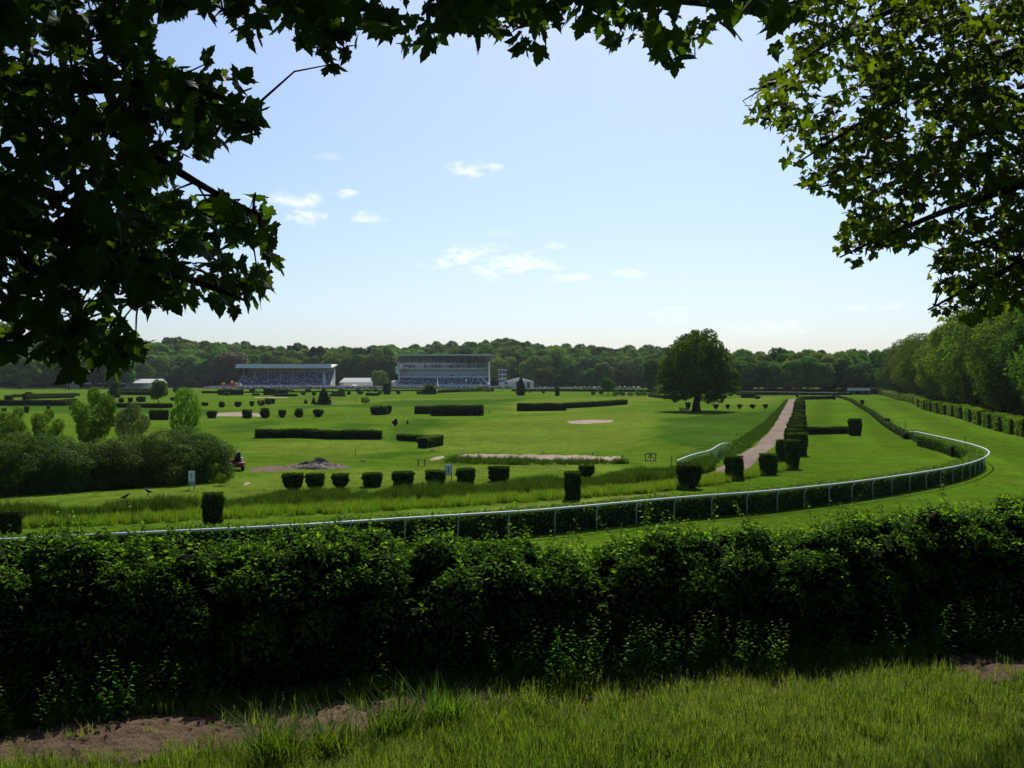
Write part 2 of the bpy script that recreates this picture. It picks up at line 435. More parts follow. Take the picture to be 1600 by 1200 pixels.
def lobes_crown(seed, n, leaf, lobes=26, H=1.0, W=0.5, base=0.22, ragged=0.25, flat=0.0, up=0.35, jit=.5, given=None):
    """leaf tufts spread over an uneven crown of lobes; crown spans z base..H, half width W"""
    r = np.random.default_rng(seed)
    cz = (H + base) / 2; hh = (H - base) / 2
    d = rdir(r, lobes * 3); d = d[d[:, 2] > -0.75][:lobes]
    k = len(d)
    rad = r.uniform(.17, .34, k) * W * 1.25
    shell = r.uniform(.55, .95, k) * (1 - flat * 0)
    C = d * np.array([W, W, hh]) * shell[:, None] * np.array([.80, .80, .84]) + np.array([0, 0, cz])
    C[:, 2] += ragged * hh * r.uniform(-.25, .25, k)
    C = np.vstack([C, [[0, 0, cz]], [[0, 0, cz - hh * .3]]]); rad = np.append(rad, [W * .55, W * .5])
    if given is not None: C, rad = given
    w = rad ** 2; w = w / w.sum()
    P = []; Nn = []
    tot = 0
    while tot < n:
        m = n * 2
        i = r.choice(len(C), m, p=w)
        dd = rdir(r, m)
        p = C[i] + dd * rad[i][:, None] * np.array([1, 1, .85]) * r.uniform(.72, 1.06, (m, 1))
        q = np.linalg.norm((p[:, None, :] - C[None]) / rad[None, :, None], axis=2)
        q[np.arange(m), i] = 9
        ok = q.min(1) > .62
        out = p - np.array([0, 0, cz])
        ok &= r.uniform(size=m) < .35 + .65 * (np.linalg.norm(out / np.array([W, W, hh]), axis=1) > .55)
        P.append(p[ok]); Nn.append(dd[ok]); tot += ok.sum()
    P = np.concatenate(P)[:n]; D = np.concatenate(Nn)[:n]
    nrm = unit(D + r.normal(size=(n, 3)) * jit + np.array([0, 0, up]))
    tan = unit(r.normal(size=(n, 3)) + np.array([0, 0, -.4]))
    return P, nrm, tan, leaf * r.uniform(.6, 1.35, n), C, rad

def crown_mesh(name, mat, seed, n, leaf, **k):
    P, nrm, tan, s, C, rad = lobes_crown(seed, n, leaf, **k)
    V, F = bake(QUAD_V, QUAD_F, frames(nrm, tan), s, P)
    return mesh_np(name, V, F, mat), C

def trunk_mesh(name, H, r0, C, seed, top=.6, limbs=7, bend=.03):
    r = np.random.default_rng(seed)
    mb = MB()
    pts = [Vector((0, 0, -.02 * H))]
    for i in range(1, 6): pts.append(Vector((r.normal() * bend * H * i / 5, r.normal() * bend * H * i / 5, top * H * i / 5)))
    mb.tube(pts, [r0 * 1.45, r0, r0 * .85, r0 * .7, r0 * .5, r0 * .3], 9)
    for c in C[r.permutation(len(C))[:limbs]]:
        k = int(r.integers(2, 5)); a = pts[k]; b = Vector(c)
        mid = a.lerp(b, .5) + Vector((0, 0, .04 * H))
        mb.tube([a, mid, b], [r0 * .38, r0 * .25, r0 * .1], 6)
    return mb.mesh(name, M['bark'], True)

def cone_crown(name, mat, seed, n, leaf, H=1.0, W=.3, base=.06, pw=1.0, layers=0):
    r = np.random.default_rng(seed)
    t = 1 - np.sqrt(r.uniform(0, 1, n)) if pw else r.uniform(0, 1, n)
    a = r.uniform(0, 2 * np.pi, n)
    R0 = W * (1 - t) ** pw
    if layers: R0 = R0 * (0.68 + .4 * (1 - (t * layers) % 1))
    rr = R0 * r.uniform(.72, 1.06, n) * (1 + .12 * np.sin(3 * a + 9 * t))
    P = np.stack([rr * np.cos(a), rr * np.sin(a), base + (H - base) * t], 1)
    D = np.stack([np.cos(a), np.sin(a), np.full(n, .5)], 1)
    nrm = unit(D + r.normal(size=(n, 3)) * .5); tan = unit(r.normal(size=(n, 3)) * .6 + D * np.array([1, 1, -.6]))
    V, F = bake(QUAD_V, QUAD_F, frames(nrm, tan), leaf * r.uniform(.6, 1.3, n), P)
    return mesh_np(name, V, F, mat)

def lump(a, b, seed):
    """smooth periodic unevenness"""
    r = np.random.default_rng(seed); s = 0
    for k in range(5):
        s = s + np.sin(r.integers(1, 5) * a + r.uniform(0, 6)) * np.sin(r.uniform(2, 7) * b + r.uniform(0, 6)) * .35
    return s

# clipped bush: closed surface of a given profile with a fuzz of leaf tufts; unit height, unit width
PROFILE = {
    'box': ([0, .04, .12, .5, .85, .97, 1.0], [.33, .40, .42, .47, .50, .46, .0], 3.2),
    'goblet': ([0, .10, .24, .5, .8, .96, 1.0], [.20, .24, .38, .47, .50, .46, .0], 2.6),
    'bowl': ([0, .16, .30, .5, .8, .96, 1.0], [.10, .14, .30, .42, .50, .46, .0], 2.2),
    'ball': ([0, .10, .3, .55, .8, .94, 1.0], [.24, .36, .48, .50, .40, .22, .0], 2.0),
    'column': ([0, .05, .2, .5, .85, .96, 1.0], [.40, .43, .44, .48, .50, .42, .0], 3.0),
    'dome': ([0, .1, .35, .6, .82, .95, 1.0], [.44, .49, .50, .42, .28, .14, .0], 2.0),
    'cone': ([0, .08, .2, .4, .65, .88, 1.0], [.34, .44, .50, .46, .32, .15, .0], 2.0),
    'hat': ([0, .08, .3, .55, .8, .93, 1.0], [.46, .50, .40, .30, .20, .12, .0], 2.0),
}
def bush_mesh(name, shape, seed, n, leaf, asp=1.0, mat='yew'):
    """asp = height / width of the finished bush, so that the tufts keep their shape"""
    zt, rt, ex = PROFILE[shape]
    r = np.random.default_rng(seed)
    def surf(a, t):
        R = np.interp(t, zt, rt)
        c, s = np.cos(a), np.sin(a)
        sq = (np.abs(c) ** ex + np.abs(s) ** ex) ** (-1 / ex)
        R = R * sq * (1 + .11 * lump(a, t * 3, seed + 5))
        return np.stack([R * c, R * s, t * asp * (1 + .05 * lump(a, t, seed + 9))], -1)
    na, nt = 18, 12
    tt = np.concatenate([np.linspace(0, .9, nt - 4), [.94, .97, .99, 1.0]])
    A, T = np.meshgrid(np.linspace(0, 2 * np.pi, na, endpoint=False), tt)
    V = surf(A.ravel(), T.ravel()) * np.array([.95, .95, .97])
    F = [(i * na + k, i * na + (k + 1) % na, (i + 1) * na + (k + 1) % na, (i + 1) * na + k) for i in range(len(tt) - 1) for k in range(na)]
    a = r.uniform(0, 2 * np.pi, n); t = np.where(r.uniform(size=n) < .72, r.uniform(.02, .95, n), 1 - .06 * r.uniform(0, 1, n) ** 2)
    P = surf(a, t)
    e = 1e-3
    n1 = surf(a + e, t) - P; n2 = surf(a, np.clip(t + e, 0, 1) ) - P
    nr = unit(np.cross(n1, n2) + 1e-9)
    top = t > .94
    u = r.uniform(0, 1, n)
    P[top, :2] *= np.sqrt(u[top])[:, None] / np.maximum(np.interp(t[top], zt, rt) / .5, .2)[:, None] * .98
    P[top, 2] = asp * (1 - .02 * r.uniform(size=top.sum()))
    lim = np.abs(P[:, :2]).max(1); bad = top & (lim > .5); P[bad, :2] *= (.46 / lim[bad])[:, None]
    nr[top] = (0, 0, 1)
    nrm = unit(nr + r.normal(size=(n, 3)) * .6); tan = unit(r.normal(size=(n, 3)) * .7 + nr * .9 + np.array([0, 0, .35]))
    V2, F2 = bake(QUAD_V, QUAD_F, frames(nrm, tan), leaf * r.uniform(.6, 1.4, n), P - nr * leaf * .35)
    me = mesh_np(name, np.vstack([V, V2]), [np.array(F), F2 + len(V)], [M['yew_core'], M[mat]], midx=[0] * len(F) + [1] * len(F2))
    return me

def resample(pts, step):
    pts = [Vector(p) for p in pts]
    out = [pts[0].copy()]
    for a, b in zip(pts, pts[1:]):
        n = max(1, int((b - a).length / step))
        for i in range(1, n + 1): out.append(a.lerp(b, i / n))
    return out

def hedge_mesh(name, pts, w, h, leaf, dens, seed, mat='yew', batter=.06, core='yew_core', h2=None, rough=.06, round_=.12):
    """clipped hedge along a line on the ground: uneven core and a coat of leaf tufts; coordinates are world"""
    r = np.random.default_rng(seed)
    pp = resample(pts, max(.35, w * .5))
    S = np.array([(p.x, p.y) for p in pp]); n = len(S)
    seg = np.linalg.norm(np.diff(S, axis=0), axis=1); cum = np.concatenate([[0], np.cumsum(seg)]); Ltot = cum[-1]
    tg = unit(np.gradient(S, axis=0)); nm = np.stack([-tg[:, 1], tg[:, 0]], 1)
    H = np.full(n, h) if h2 is None else np.linspace(h, h2, n)
    H = H * (1 + rough * np.array([math.sin(s * .9 + seed) * .6 + math.sin(s * 2.3 + seed * 2) * .4 for s in cum]))
    prof = [(-.5 + batter, -.05), (-.5, .35), (-.5, .8), (-.5 + round_, 1.0), (0, 1.02), (.5 - round_, 1.0), (.5, .8), (.5, .35), (.5 - batter, -.05)]
    Z = hgt(S[:, 0], S[:, 1])
    V = []
    for i in range(n):
        k = .93
        for j, (u, v) in enumerate(prof):
            e = 1 + rough * .6 * math.sin(j * 1.7 + i * 1.3 + seed)
            q = S[i] + nm[i] * u * w * k * e
            V.append((q[0], q[1], Z[i] + H[i] * v * .97))
    m = len(prof); F = []
    for i in range(n - 1):
        for j in range(m - 1): F.append((i * m + j, (i + 1) * m + j, (i + 1) * m + j + 1, i * m + j + 1))
    caps = [tuple(range(m))[::-1], tuple((n - 1) * m + j for j in range(m))]
    area = Ltot * (w + 2 * h) + 2 * w * h
    N_ = int(area * dens)
    u = r.uniform(size=N_) * (w + 2 * h + (2 * w * h) / Ltot)
    s = r.uniform(0, Ltot, N_)
    si = np.interp(s, cum, np.arange(n)); i0 = np.clip(si.astype(int), 0, n - 2); f = si - i0
    base = S[i0] * (1 - f)[:, None] + S[i0 + 1] * f[:, None]; nn = unit(nm[i0] * (1 - f)[:, None] + nm[i0 + 1] * f[:, None]); tt = tg[i0]
    Hs = H[i0] * (1 - f) + H[i0 + 1] * f; Zs = Z[i0] * (1 - f) + Z[i0 + 1] * f
    off = np.zeros(N_); zz = np.zeros(N_); nr = np.zeros((N_, 3))
    a = u < h; b = (u >= h) & (u < 2 * h); c = (u >= 2 * h) & (u < 2 * h + w); d = u >= 2 * h + w
    v = r.uniform(size=N_)
    for msk, sg in ((a, -1), (b, 1)):
        off[msk] = sg * w * (.5 - batter * (1 - v[msk]) ** 2); zz[msk] = v[msk]; nr[msk, :2] = sg * nn[msk]
    off[c] = (v[c] - .5) * w; zz[c] = 1.0; nr[c, 2] = 1
    if d.any():
        end = r.uniform(size=N_) < .5
        off[d] = (r.uniform(size=d.sum()) - .5) * w; zz[d] = v[d]
        base[d & end] = S[0]; base[d & ~end] = S[-1]; nr[d & end, :2] = -tg[0]; nr[d & ~end, :2] = tg[-1]
        nn[d & end] = nm[0]; nn[d & ~end] = nm[-1]; Zs[d & end] = Z[0]; Zs[d & ~end] = Z[-1]; Hs[d & end] = H[0]; Hs[d & ~end] = H[-1]
    P = np.concatenate([base + nn * off[:, None], (Zs + Hs * zz)[:, None]], 1)
    nrm = unit(nr + r.normal(size=(N_, 3)) * .6); tan = unit(r.normal(size=(N_, 3)) * .7 + nr * .8 + np.array([0, 0, .4]))
    V2, F2 = bake(QUAD_V, QUAD_F, frames(nrm, tan), leaf * r.uniform(.55, 1.4, N_), P - nr * leaf * .3)
    nf = len(F)
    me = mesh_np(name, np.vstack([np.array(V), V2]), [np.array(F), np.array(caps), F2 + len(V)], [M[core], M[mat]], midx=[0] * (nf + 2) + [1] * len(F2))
    return me

def hedge(name, label, pts, w, h, leaf=.16, dens=90, seed=1, cat='hedge', group=None, **k):
    me = hedge_mesh(name, pts, w, h, leaf, dens, seed, **k)
    o = ob(name, me)
    p0 = Vector(pts[0]); p0.z = hz(p0.x, p0.y)
    me.transform(Matrix.Translation(-p0)); o.location = p0
    return tag(o, label, cat, group)

def scatter(name, P, rz, s, protos, idx, label, cat=None, tilt=None, kind='stuff'):
    """geometry-node scatter for what nobody could count"""
    coll = bpy.data.collections.new(name + '_pieces')
    for me in protos:
        o = bpy.data.objects.new(me.name, me); coll.objects.link(o)
    n = len(P)
    me = mesh_np(name, P, [], None) if n == 0 else bpy.data.meshes.new(name)
    me.vertices.add(n); me.vertices.foreach_set('co', np.asarray(P, np.float32).ravel())
    a = me.attributes.new('rot', 'FLOAT_VECTOR', 'POINT')
    R = np.zeros((n, 3), np.float32); R[:, 2] = rz
    if tilt is not None: R[:, :2] = tilt
    a.data.foreach_set('vector', R.ravel())
    a = me.attributes.new('scl', 'FLOAT_VECTOR', 'POINT')
    S = np.asarray(s, np.float32)
    if S.ndim == 1: S = np.repeat(S[:, None], 3, 1)
    a.data.foreach_set('vector', S.ravel())
    a = me.attributes.new('pick', 'INT', 'POINT'); a.data.foreach_set('value', np.asarray(idx, np.int32))
    ng = bpy.data.node_groups.new(name + '_scatter', 'GeometryNodeTree')
    ng.interface.new_socket('Geometry', in_out='INPUT', socket_type='NodeSocketGeometry')
    ng.interface.new_socket('Geometry', in_out='OUTPUT', socket_type='NodeSocketGeometry')
    N = ng.nodes; L = ng.links
    gi = N.new('NodeGroupInput'); go = N.new('NodeGroupOutput')
    ip = N.new('GeometryNodeInstanceOnPoints'); ci = N.new('GeometryNodeCollectionInfo')
    ci.inputs['Collection'].default_value = coll; ci.inputs['Separate Children'].default_value = True; ci.inputs['Reset Children'].default_value = True
    def na(nm, ty):
        q = N.new('GeometryNodeInputNamedAttribute'); q.data_type = ty; q.inputs['Name'].default_value = nm; return q.outputs['Attribute']
    e = N.new('FunctionNodeEulerToRotation')
    L.new(na('rot', 'FLOAT_VECTOR'), e.inputs[0]); L.new(e.outputs[0], ip.inputs['Rotation'])
    L.new(na('scl', 'FLOAT_VECTOR'), ip.inputs['Scale']); L.new(na('pick', 'INT'), ip.inputs['Instance Index'])
    ip.inputs['Pick Instance'].default_value = True
    L.new(gi.outputs[0], ip.inputs['Points']); L.new(ci.outputs[0], ip.inputs['Instance']); L.new(ip.outputs[0], go.inputs[0])
    o = ob(name, me); md = o.modifiers.new('scatter', 'NODES'); md.node_group = ng
    tag(o, label, cat, None, kind)
    return o

def grass_clump(name, mat, seed, blades, h, spread, w, seedhead=0, seedmat=None, lean=.45):
    r = np.random.default_rng(seed); V = []; F = []; mi = []; T = []
    for i in range(blades):
        a = r.uniform(0, 2 * np.pi); q = spread * math.sqrt(r.uniform()); x, y = q * math.cos(a), q * math.sin(a)
        hh = h * r.uniform(.45, 1.1); b = r.uniform(0, 2 * np.pi); le = lean * hh * r.uniform(.1, 1)
        dx, dy = math.cos(b), math.sin(b); sx, sy = -dy * w * .5, dx * w * .5
        k = len(V)
        V += [(x - sx, y - sy, 0), (x + sx, y + sy, 0), (x + dx * le * .35 + sx * .8, y + dy * le * .35 + sy * .8, hh * .55),
              (x + dx * le * .35 - sx * .8, y + dy * le * .35 - sy * .8, hh * .55), (x + dx * le, y + dy * le, hh)]
        F.append((k, k + 1, k + 2, k + 3)); T.append((k + 3, k + 2, k + 4)); mi.append(0)
    nt = len(T); tm = [0] * nt
    for i in range(seedhead):
        a = r.uniform(0, 2 * np.pi); q = spread * math.sqrt(r.uniform()); x, y = q * math.cos(a), q * math.sin(a)
        hh = h * r.uniform(1.0, 1.5); b = r.uniform(0, 2 * np.pi); le = .25 * hh * r.uniform(0, 1)
        tx, ty = x + math.cos(b) * le, y + math.sin(b) * le
        k = len(V); ww = w * .3
        V += [(x - ww, y, 0), (x + ww, y, 0), (tx, ty, hh)]; T.append((k, k + 1, k + 2)); tm.append(1)
        for j in range(7):
            u = 1 - .3 * j / 7; px, py, pz = x + (tx - x) * u, y + (ty - y) * u, hh * u
            c = r.uniform(0, 2 * np.pi); l = .017 * (.5 + j / 5) * min(1.0, h / .35)
            k = len(V); V += [(px, py, pz), (px + math.cos(c) * l, py + math.sin(c) * l, pz + l * .6), (px + math.cos(c) * l * .7, py + math.sin(c) * l * .7 + .005, pz + l * .9)]
            T.append((k, k + 1, k + 2)); tm.append(1)
    return mesh_np(name, np.array(V), [np.array(F), np.array(T)], [mat, seedmat or mat], midx=mi + tm)

ORD = ['first', 'second', 'third', 'fourth', 'fifth', 'sixth', 'seventh', 'eighth', 'ninth', 'tenth', 'eleventh', 'twelfth', 'thirteenth',
       'fourteenth', 'fifteenth', 'sixteenth', 'seventeenth', 'eighteenth', 'nineteenth', 'twentieth', 'twenty-first', 'twenty-second',
       'twenty-third', 'twenty-fourth', 'twenty-fifth', 'twenty-sixth', 'twenty-seventh', 'twenty-eighth', 'twenty-ninth', 'thirtieth']
# ------------------------------------------------------------------ ground
def in_poly(P, poly):
    x, y = P[:, 0], P[:, 1]; c = np.zeros(len(P), bool); n = len(poly)
    for i in range(n):
        x0, y0 = poly[i][0], poly[i][1]; x1, y1 = poly[(i + 1) % n][0], poly[(i + 1) % n][1]
        if y0 == y1: continue
        k = ((y0 > y) != (y1 > y)) & (x < (x1 - x0) * (y - y0) / (y1 - y0) + x0)
        c ^= k
    return c

def GP(pp): return [G(*p) for p in pp]

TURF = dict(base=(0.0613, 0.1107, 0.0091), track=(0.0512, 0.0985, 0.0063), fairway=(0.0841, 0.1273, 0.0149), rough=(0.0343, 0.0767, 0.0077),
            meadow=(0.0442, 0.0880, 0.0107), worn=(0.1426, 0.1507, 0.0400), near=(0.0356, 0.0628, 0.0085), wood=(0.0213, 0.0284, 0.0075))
ZONES = [
    ('track', [(1125, 745), (1262, 712), (1258, 622), (1600, 622), (1900, 640), (1900, 900), (1000, 900), (-300, 960), (-300, 838), (0, 836), (330, 820), (700, 798), (900, 782), (1060, 764)]),
    ('fairway', [(700, 668), (760, 655), (880, 648), (1000, 642), (1035, 646), (1010, 672), (1000, 690), (975, 704), (830, 708), (700, 706), (672, 700), (660, 678)]),
    ('fairway', [(380, 690), (600, 690), (640, 700), (600, 708), (480, 712), (390, 708)]),
    ('fairway', [(300, 760), (420, 740), (620, 728), (900, 724), (1000, 732), (870, 740), (560, 762), (300, 775), (0, 790), (-40, 782)]),
    ('fairway', [(430, 634), (530, 626), (700, 622), (820, 624), (800, 628), (600, 634), (480, 640)]),
    ('fairway', [(760, 650), (800, 630), (840, 622), (1010, 618), (1040, 622), (1000, 632), (900, 644)]),
    ('fairway', [(1120, 632), (1130, 624), (1215, 621), (1205, 632)]),
    ('rough', [(596, 690), (620, 662), (660, 652), (700, 655), (660, 675), (655, 690)]),
    ('rough', [(520, 634), (600, 626), (780, 624), (880, 617), (800, 628), (650, 636), (560, 638)]),
    ('rough', [(445, 636), (520, 631), (540, 635), (480, 639)]),
    ('rough', [(1030, 676), (1040, 655), (1090, 650), (1180, 644), (1215, 634), (1228, 622), (1238, 622), (1225, 650), (1200, 675), (1150, 710), (1110, 734), (1060, 735), (1075, 700), (1040, 690)]),
    ('rough', [(330, 668), (420, 655), (425, 665), (400, 674), (350, 676)]),
    ('rough', [(500, 668), (560, 660), (600, 664), (560, 672)]),
    ('rough', [(680, 722), (720, 710), (980, 722), (990, 726), (850, 728), (720, 726)]),
    ('rough', [(560, 714), (640, 704), (700, 706), (660, 712), (580, 718)]),
    ('rough', [(0, 633), (110, 632), (330, 640), (330, 650), (100, 645), (0, 640)]),
    ('worn', [(560, 812), (900, 783), (1040, 770), (1042, 772), (900, 787), (700, 803), (560, 816)]),
    ('worn', [(700, 818), (770, 806), (830, 802), (820, 806), (760, 812)]),
]
def build_ground():
    u = np.concatenate([-np.geomspace(60, .64, 34), np.linspace(-.62, .62, 340), np.geomspace(.64, 60, 34)])
    ys = [-90.0]
    while ys[-1] < 1750:
        y = ys[-1]
        ys.append(y + (4 if y < -12 else .55 if y < 42 else max(.55, .0125 * y)))
    ys = np.array(ys)
    U, Y = np.meshgrid(u, ys)
    Wd = np.sqrt(np.maximum(Y, 0) ** 2 * 1.0 + 14 ** 2)
    X = np.clip(U * Wd, -1750, 1750)
    Z = hgt(X, Y)
    V = np.stack([X.ravel(), Y.ravel(), Z.ravel()], 1)
    nc = len(u); nr = len(ys)
    I = (np.arange(nr - 1)[:, None] * nc + np.arange(nc - 1)[None]).ravel()
    F = np.stack([I, I + 1, I + nc + 1, I + nc], 1)
    me = mesh_np('ground', V, F, M['turf'], True)
    C = np.tile(np.array([*TURF['base'], 1.0]), (len(V), 1))
    x, y = V[:, 0], V[:, 1]
    wx = (np.sin(x * .31 + y * .17) + np.sin(x * .83 - y * .41 + 1) * .6 + np.sin(x * 1.9 + y * 1.3) * .35) * np.clip(y / 160, 0, 1.6) * .9
    wy = (np.sin(x * .27 - y * .21 + 2) + np.sin(x * .71 + y * .52) * .6 + np.sin(x * 1.7 - y * 1.1) * .35) * np.clip(y / 120, 0, 2.5) * 1.0
    VW = np.column_stack([x + wx, y + wy])
    for zn, poly in ZONES:
        q = in_poly(V if zn in ('track', 'worn') else VW, GP(poly)); C[q, :3] = TURF[zn]
    # mowing stripes of the race track follow its length
    q = (x > 38) & (y > 60) & (y < 420) & (C[:, 0] == TURF['track'][0])
    C[q, :3] *= (1 + .13 * np.sign(np.sin((x[q] - .32 * y[q]) / 1.6)))[:, None]
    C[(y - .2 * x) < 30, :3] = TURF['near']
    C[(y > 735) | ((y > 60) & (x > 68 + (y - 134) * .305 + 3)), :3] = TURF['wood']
    C[(y > 600) & (y <= 735) & (x < 150), :3] = TURF['base']
    # soften the seams between kinds of turf by one cell
    A = C.reshape(nr, nc, 4).copy()
    B = A.copy()
    for _ in range(2): B[1:-1, 1:-1] = (B[1:-1, 1:-1] * 2 + B[:-2, 1:-1] + B[2:, 1:-1] + B[1:-1, :-2] + B[1:-1, 2:]) / 6
    ca = me.color_attributes.new('zone', 'FLOAT_COLOR', 'POINT'); ca.data.foreach_set('color', B.reshape(-1).astype(np.float32))
    return structure('ground', me, 'grassy ground of the racecourse and golf course')
build_ground()

def strip(name, left, right, mat, lift=.04, na=40, nb=8, label=None, kind='structure', relief=0.0, seed=3, sink=True):
    """sheet between two lines of ground points, following the ground"""
    def along(p, n):
        p = np.array([(q.x, q.y) for q in p]); s = np.concatenate([[0], np.cumsum(np.linalg.norm(np.diff(p, axis=0), axis=1))])
        t = np.linspace(0, s[-1], n); return np.stack([np.interp(t, s, p[:, 0]), np.interp(t, s, p[:, 1])], 1)
    r = np.random.default_rng(seed)
    A, B = along(left, na), along(right, na)
    wob = np.cumsum(r.normal(size=(na, 2)), 0)
    wob = np.sin(np.arange(na)[:, None] * np.array([.9, 1.3]) + r.uniform(0, 6, 2)) * .5 + np.sin(np.arange(na)[:, None] * np.array([2.3, 3.1])) * .35
    t = np.linspace(0, 1, nb)
    ed = (B - A) / np.maximum(np.linalg.norm(B - A, axis=1, keepdims=True), 1e-6)
    k = min(.25, .06 * float(np.linalg.norm(B - A, axis=1).mean()))
    A2 = A + ed * wob[:, :1] * k; B2 = B + ed * wob[:, 1:] * k
    P = A2[:, None, :] * (1 - t)[None, :, None] + B2[:, None, :] * t[None, :, None]
    X, Y = P[..., 0], P[..., 1]
    Z = hgt(X, Y) + lift
    if relief: Z = Z + relief * r.normal(size=Z.shape) * .5 + relief * np.sin(X * 3.1 + Y * 2.2) * .5
    if sink:
        e = np.zeros_like(Z); e[:, 0] = e[:, -1] = 1; e[0] = e[-1] = 1; Z = np.where(e > 0, hgt(X, Y) - .06, Z)
    V = np.stack([X.ravel(), Y.ravel(), Z.ravel()], 1)
    I = (np.arange(na - 1)[:, None] * nb + np.arange(nb - 1)[None]).ravel()
    F = np.stack([I, I + 1, I + nb + 1, I + nb], 1)
    o = ob(name, mesh_np(name, V, F, mat, True))
    o['kind'] = kind
    if label: o['label'] = label
    return o

# sand gallop track running away beside the column bushes
strip('sand_track', GP([(1100, 739), (1128, 728), (1150, 713), (1180, 696), (1203, 672), (1217, 650), (1226, 634), (1232, 623)]),
      GP([(1160, 744), (1172, 734), (1186, 716), (1206, 701), (1224, 688), (1233, 670), (1241, 648), (1247, 623)]), None or soil_mat('track_sand', (0.095, 0.066, 0.047), (0.20, 0.150, 0.112), 1.3, .9), .05, 80, 14,
      'reddish sand track curving away beside the row of clipped columns')
strip('sand_bunker', GP([(712, 712), (740, 709), (800, 710), (900, 711), (974, 714)]), GP([(716, 715), (760, 717), (830, 718), (900, 719.5), (966, 721)]),
      M['sand'], .05, 60, 8, 'long stony bunker on the near edge of the fairway', relief=.06)
strip('sand_bunker', GP([(884, 658), (915, 655.5), (962, 656)]), GP([(890, 662), (915, 663), (955, 660)]), M['sand'], .05, 30, 8, 'pale oval sand bunker out on the fairway')
strip('sand_bunker', GP([(334, 645), (372, 643.5), (404, 645.5)]), GP([(336, 651), (380, 651), (411, 651.5)]), M['sand'], .05, 30, 8, 'sand bunker behind the row of clipped balls')
strip('sand_bunker', GP([(396, 620.3), (430, 620.2), (450, 620.4)]), GP([(396, 621.8), (430, 622), (452, 621.6)]), M['sand'], .06, 20, 5, 'thin far strip of sand before the clipped hedges')
strip('bare_soil', GP([(386, 733), (420, 728), (470, 726), (540, 724)]), GP([(392, 738), (425, 738), (470, 734), (535, 730)]), M['dirt'], .05, 40, 8, 'bare scraped earth beside the spoil heap', relief=.05)
strip('bare_soil', GP([(668, 718), (678, 714), (694, 712)]), GP([(674, 720), (686, 719), (696, 715)]), M['sand'], .05, 16, 5, 'small pale patch of bare ground left of the long bunker')
strip('bare_soil', GP([(378, 757), (386, 754)]), GP([(382, 759), (394, 755)]), M['sand'], .05, 10, 5, 'tiny pale patch of bare ground near the willows')
strip('stable_path', GP([(216, 604.8), (236, 607.5)]), GP([(222, 604.8), (258, 608)]), M['concrete'], .1, 10, 4, 'pale path before the white marquee')

# spoil heap
def spoil():
    c = G(493, 731); w = 6.2; r = np.random.default_rng(5)
    na, nb = 60, 26
    a = np.linspace(-1, 1, na)[:, None]; b = np.linspace(-1, 1, nb)[None]
    env = np.clip(1 - (np.abs(a) ** 1.6 + b ** 2), 0, 1)
    n = r.normal(size=(na, nb)); n = sum(np.roll(n, (i, j), (0, 1)) for i in range(-2, 3) for j in range(-1, 2)) / 9
    z = env ** .6 * (0.42 + .20 * np.sin(a * 4 + 1.6) + .07 * np.sin(a * 11)) * .95 + env * n * .30
    X = a * w * .52 + 0 * b; Y = b * 1.6 + 0 * a
    V = np.stack([X.ravel(), Y.ravel(), (z - .05).ravel()], 1)
    I = (np.arange(na - 1)[:, None] * nb + np.arange(nb - 1)[None]).ravel()
    me = mesh_np('spoil_heap', V, np.stack([I, I + nb, I + nb + 1, I + 1], 1), M['spoil'], False)
    tag(ob('spoil_heap', me, None, c), 'low heap of dark soil and rubble beside the scraped earth', 'soil heap')
spoil()

# ------------------------------------------------------------------ the far wood and the trees before it
TREE = [crown_mesh('crown', M['wood_leaf'], 100 + i, 6000, .050, lobes=22, H=1.0, W=w, base=b, ragged=.7, jit=.36)
        for i, (w, b) in enumerate([(.46, .10), (.42, .12), (.52, .08), (.38, .10), (.48, .14)])]
TREE_T = [trunk_mesh('trunk', 1.0, .022, TREE[i][1], 300 + i) for i in range(5)]
PINE = [cone_crown('crown', M['pine_leaf'], 131, 2600, .085, 1.0, .22, .2, .55, 6), crown_mesh('crown', M['pine_leaf'], 133, 2600, .07, lobes=12, H=1.0, W=.26, base=.42, ragged=.8)[0]]
PINE_T = MB().tube([(0, 0, -.02), (.01, 0, .5), (0, .01, .95)], [.022, .016, .004], 7).mesh('trunk', M['bark'], True)

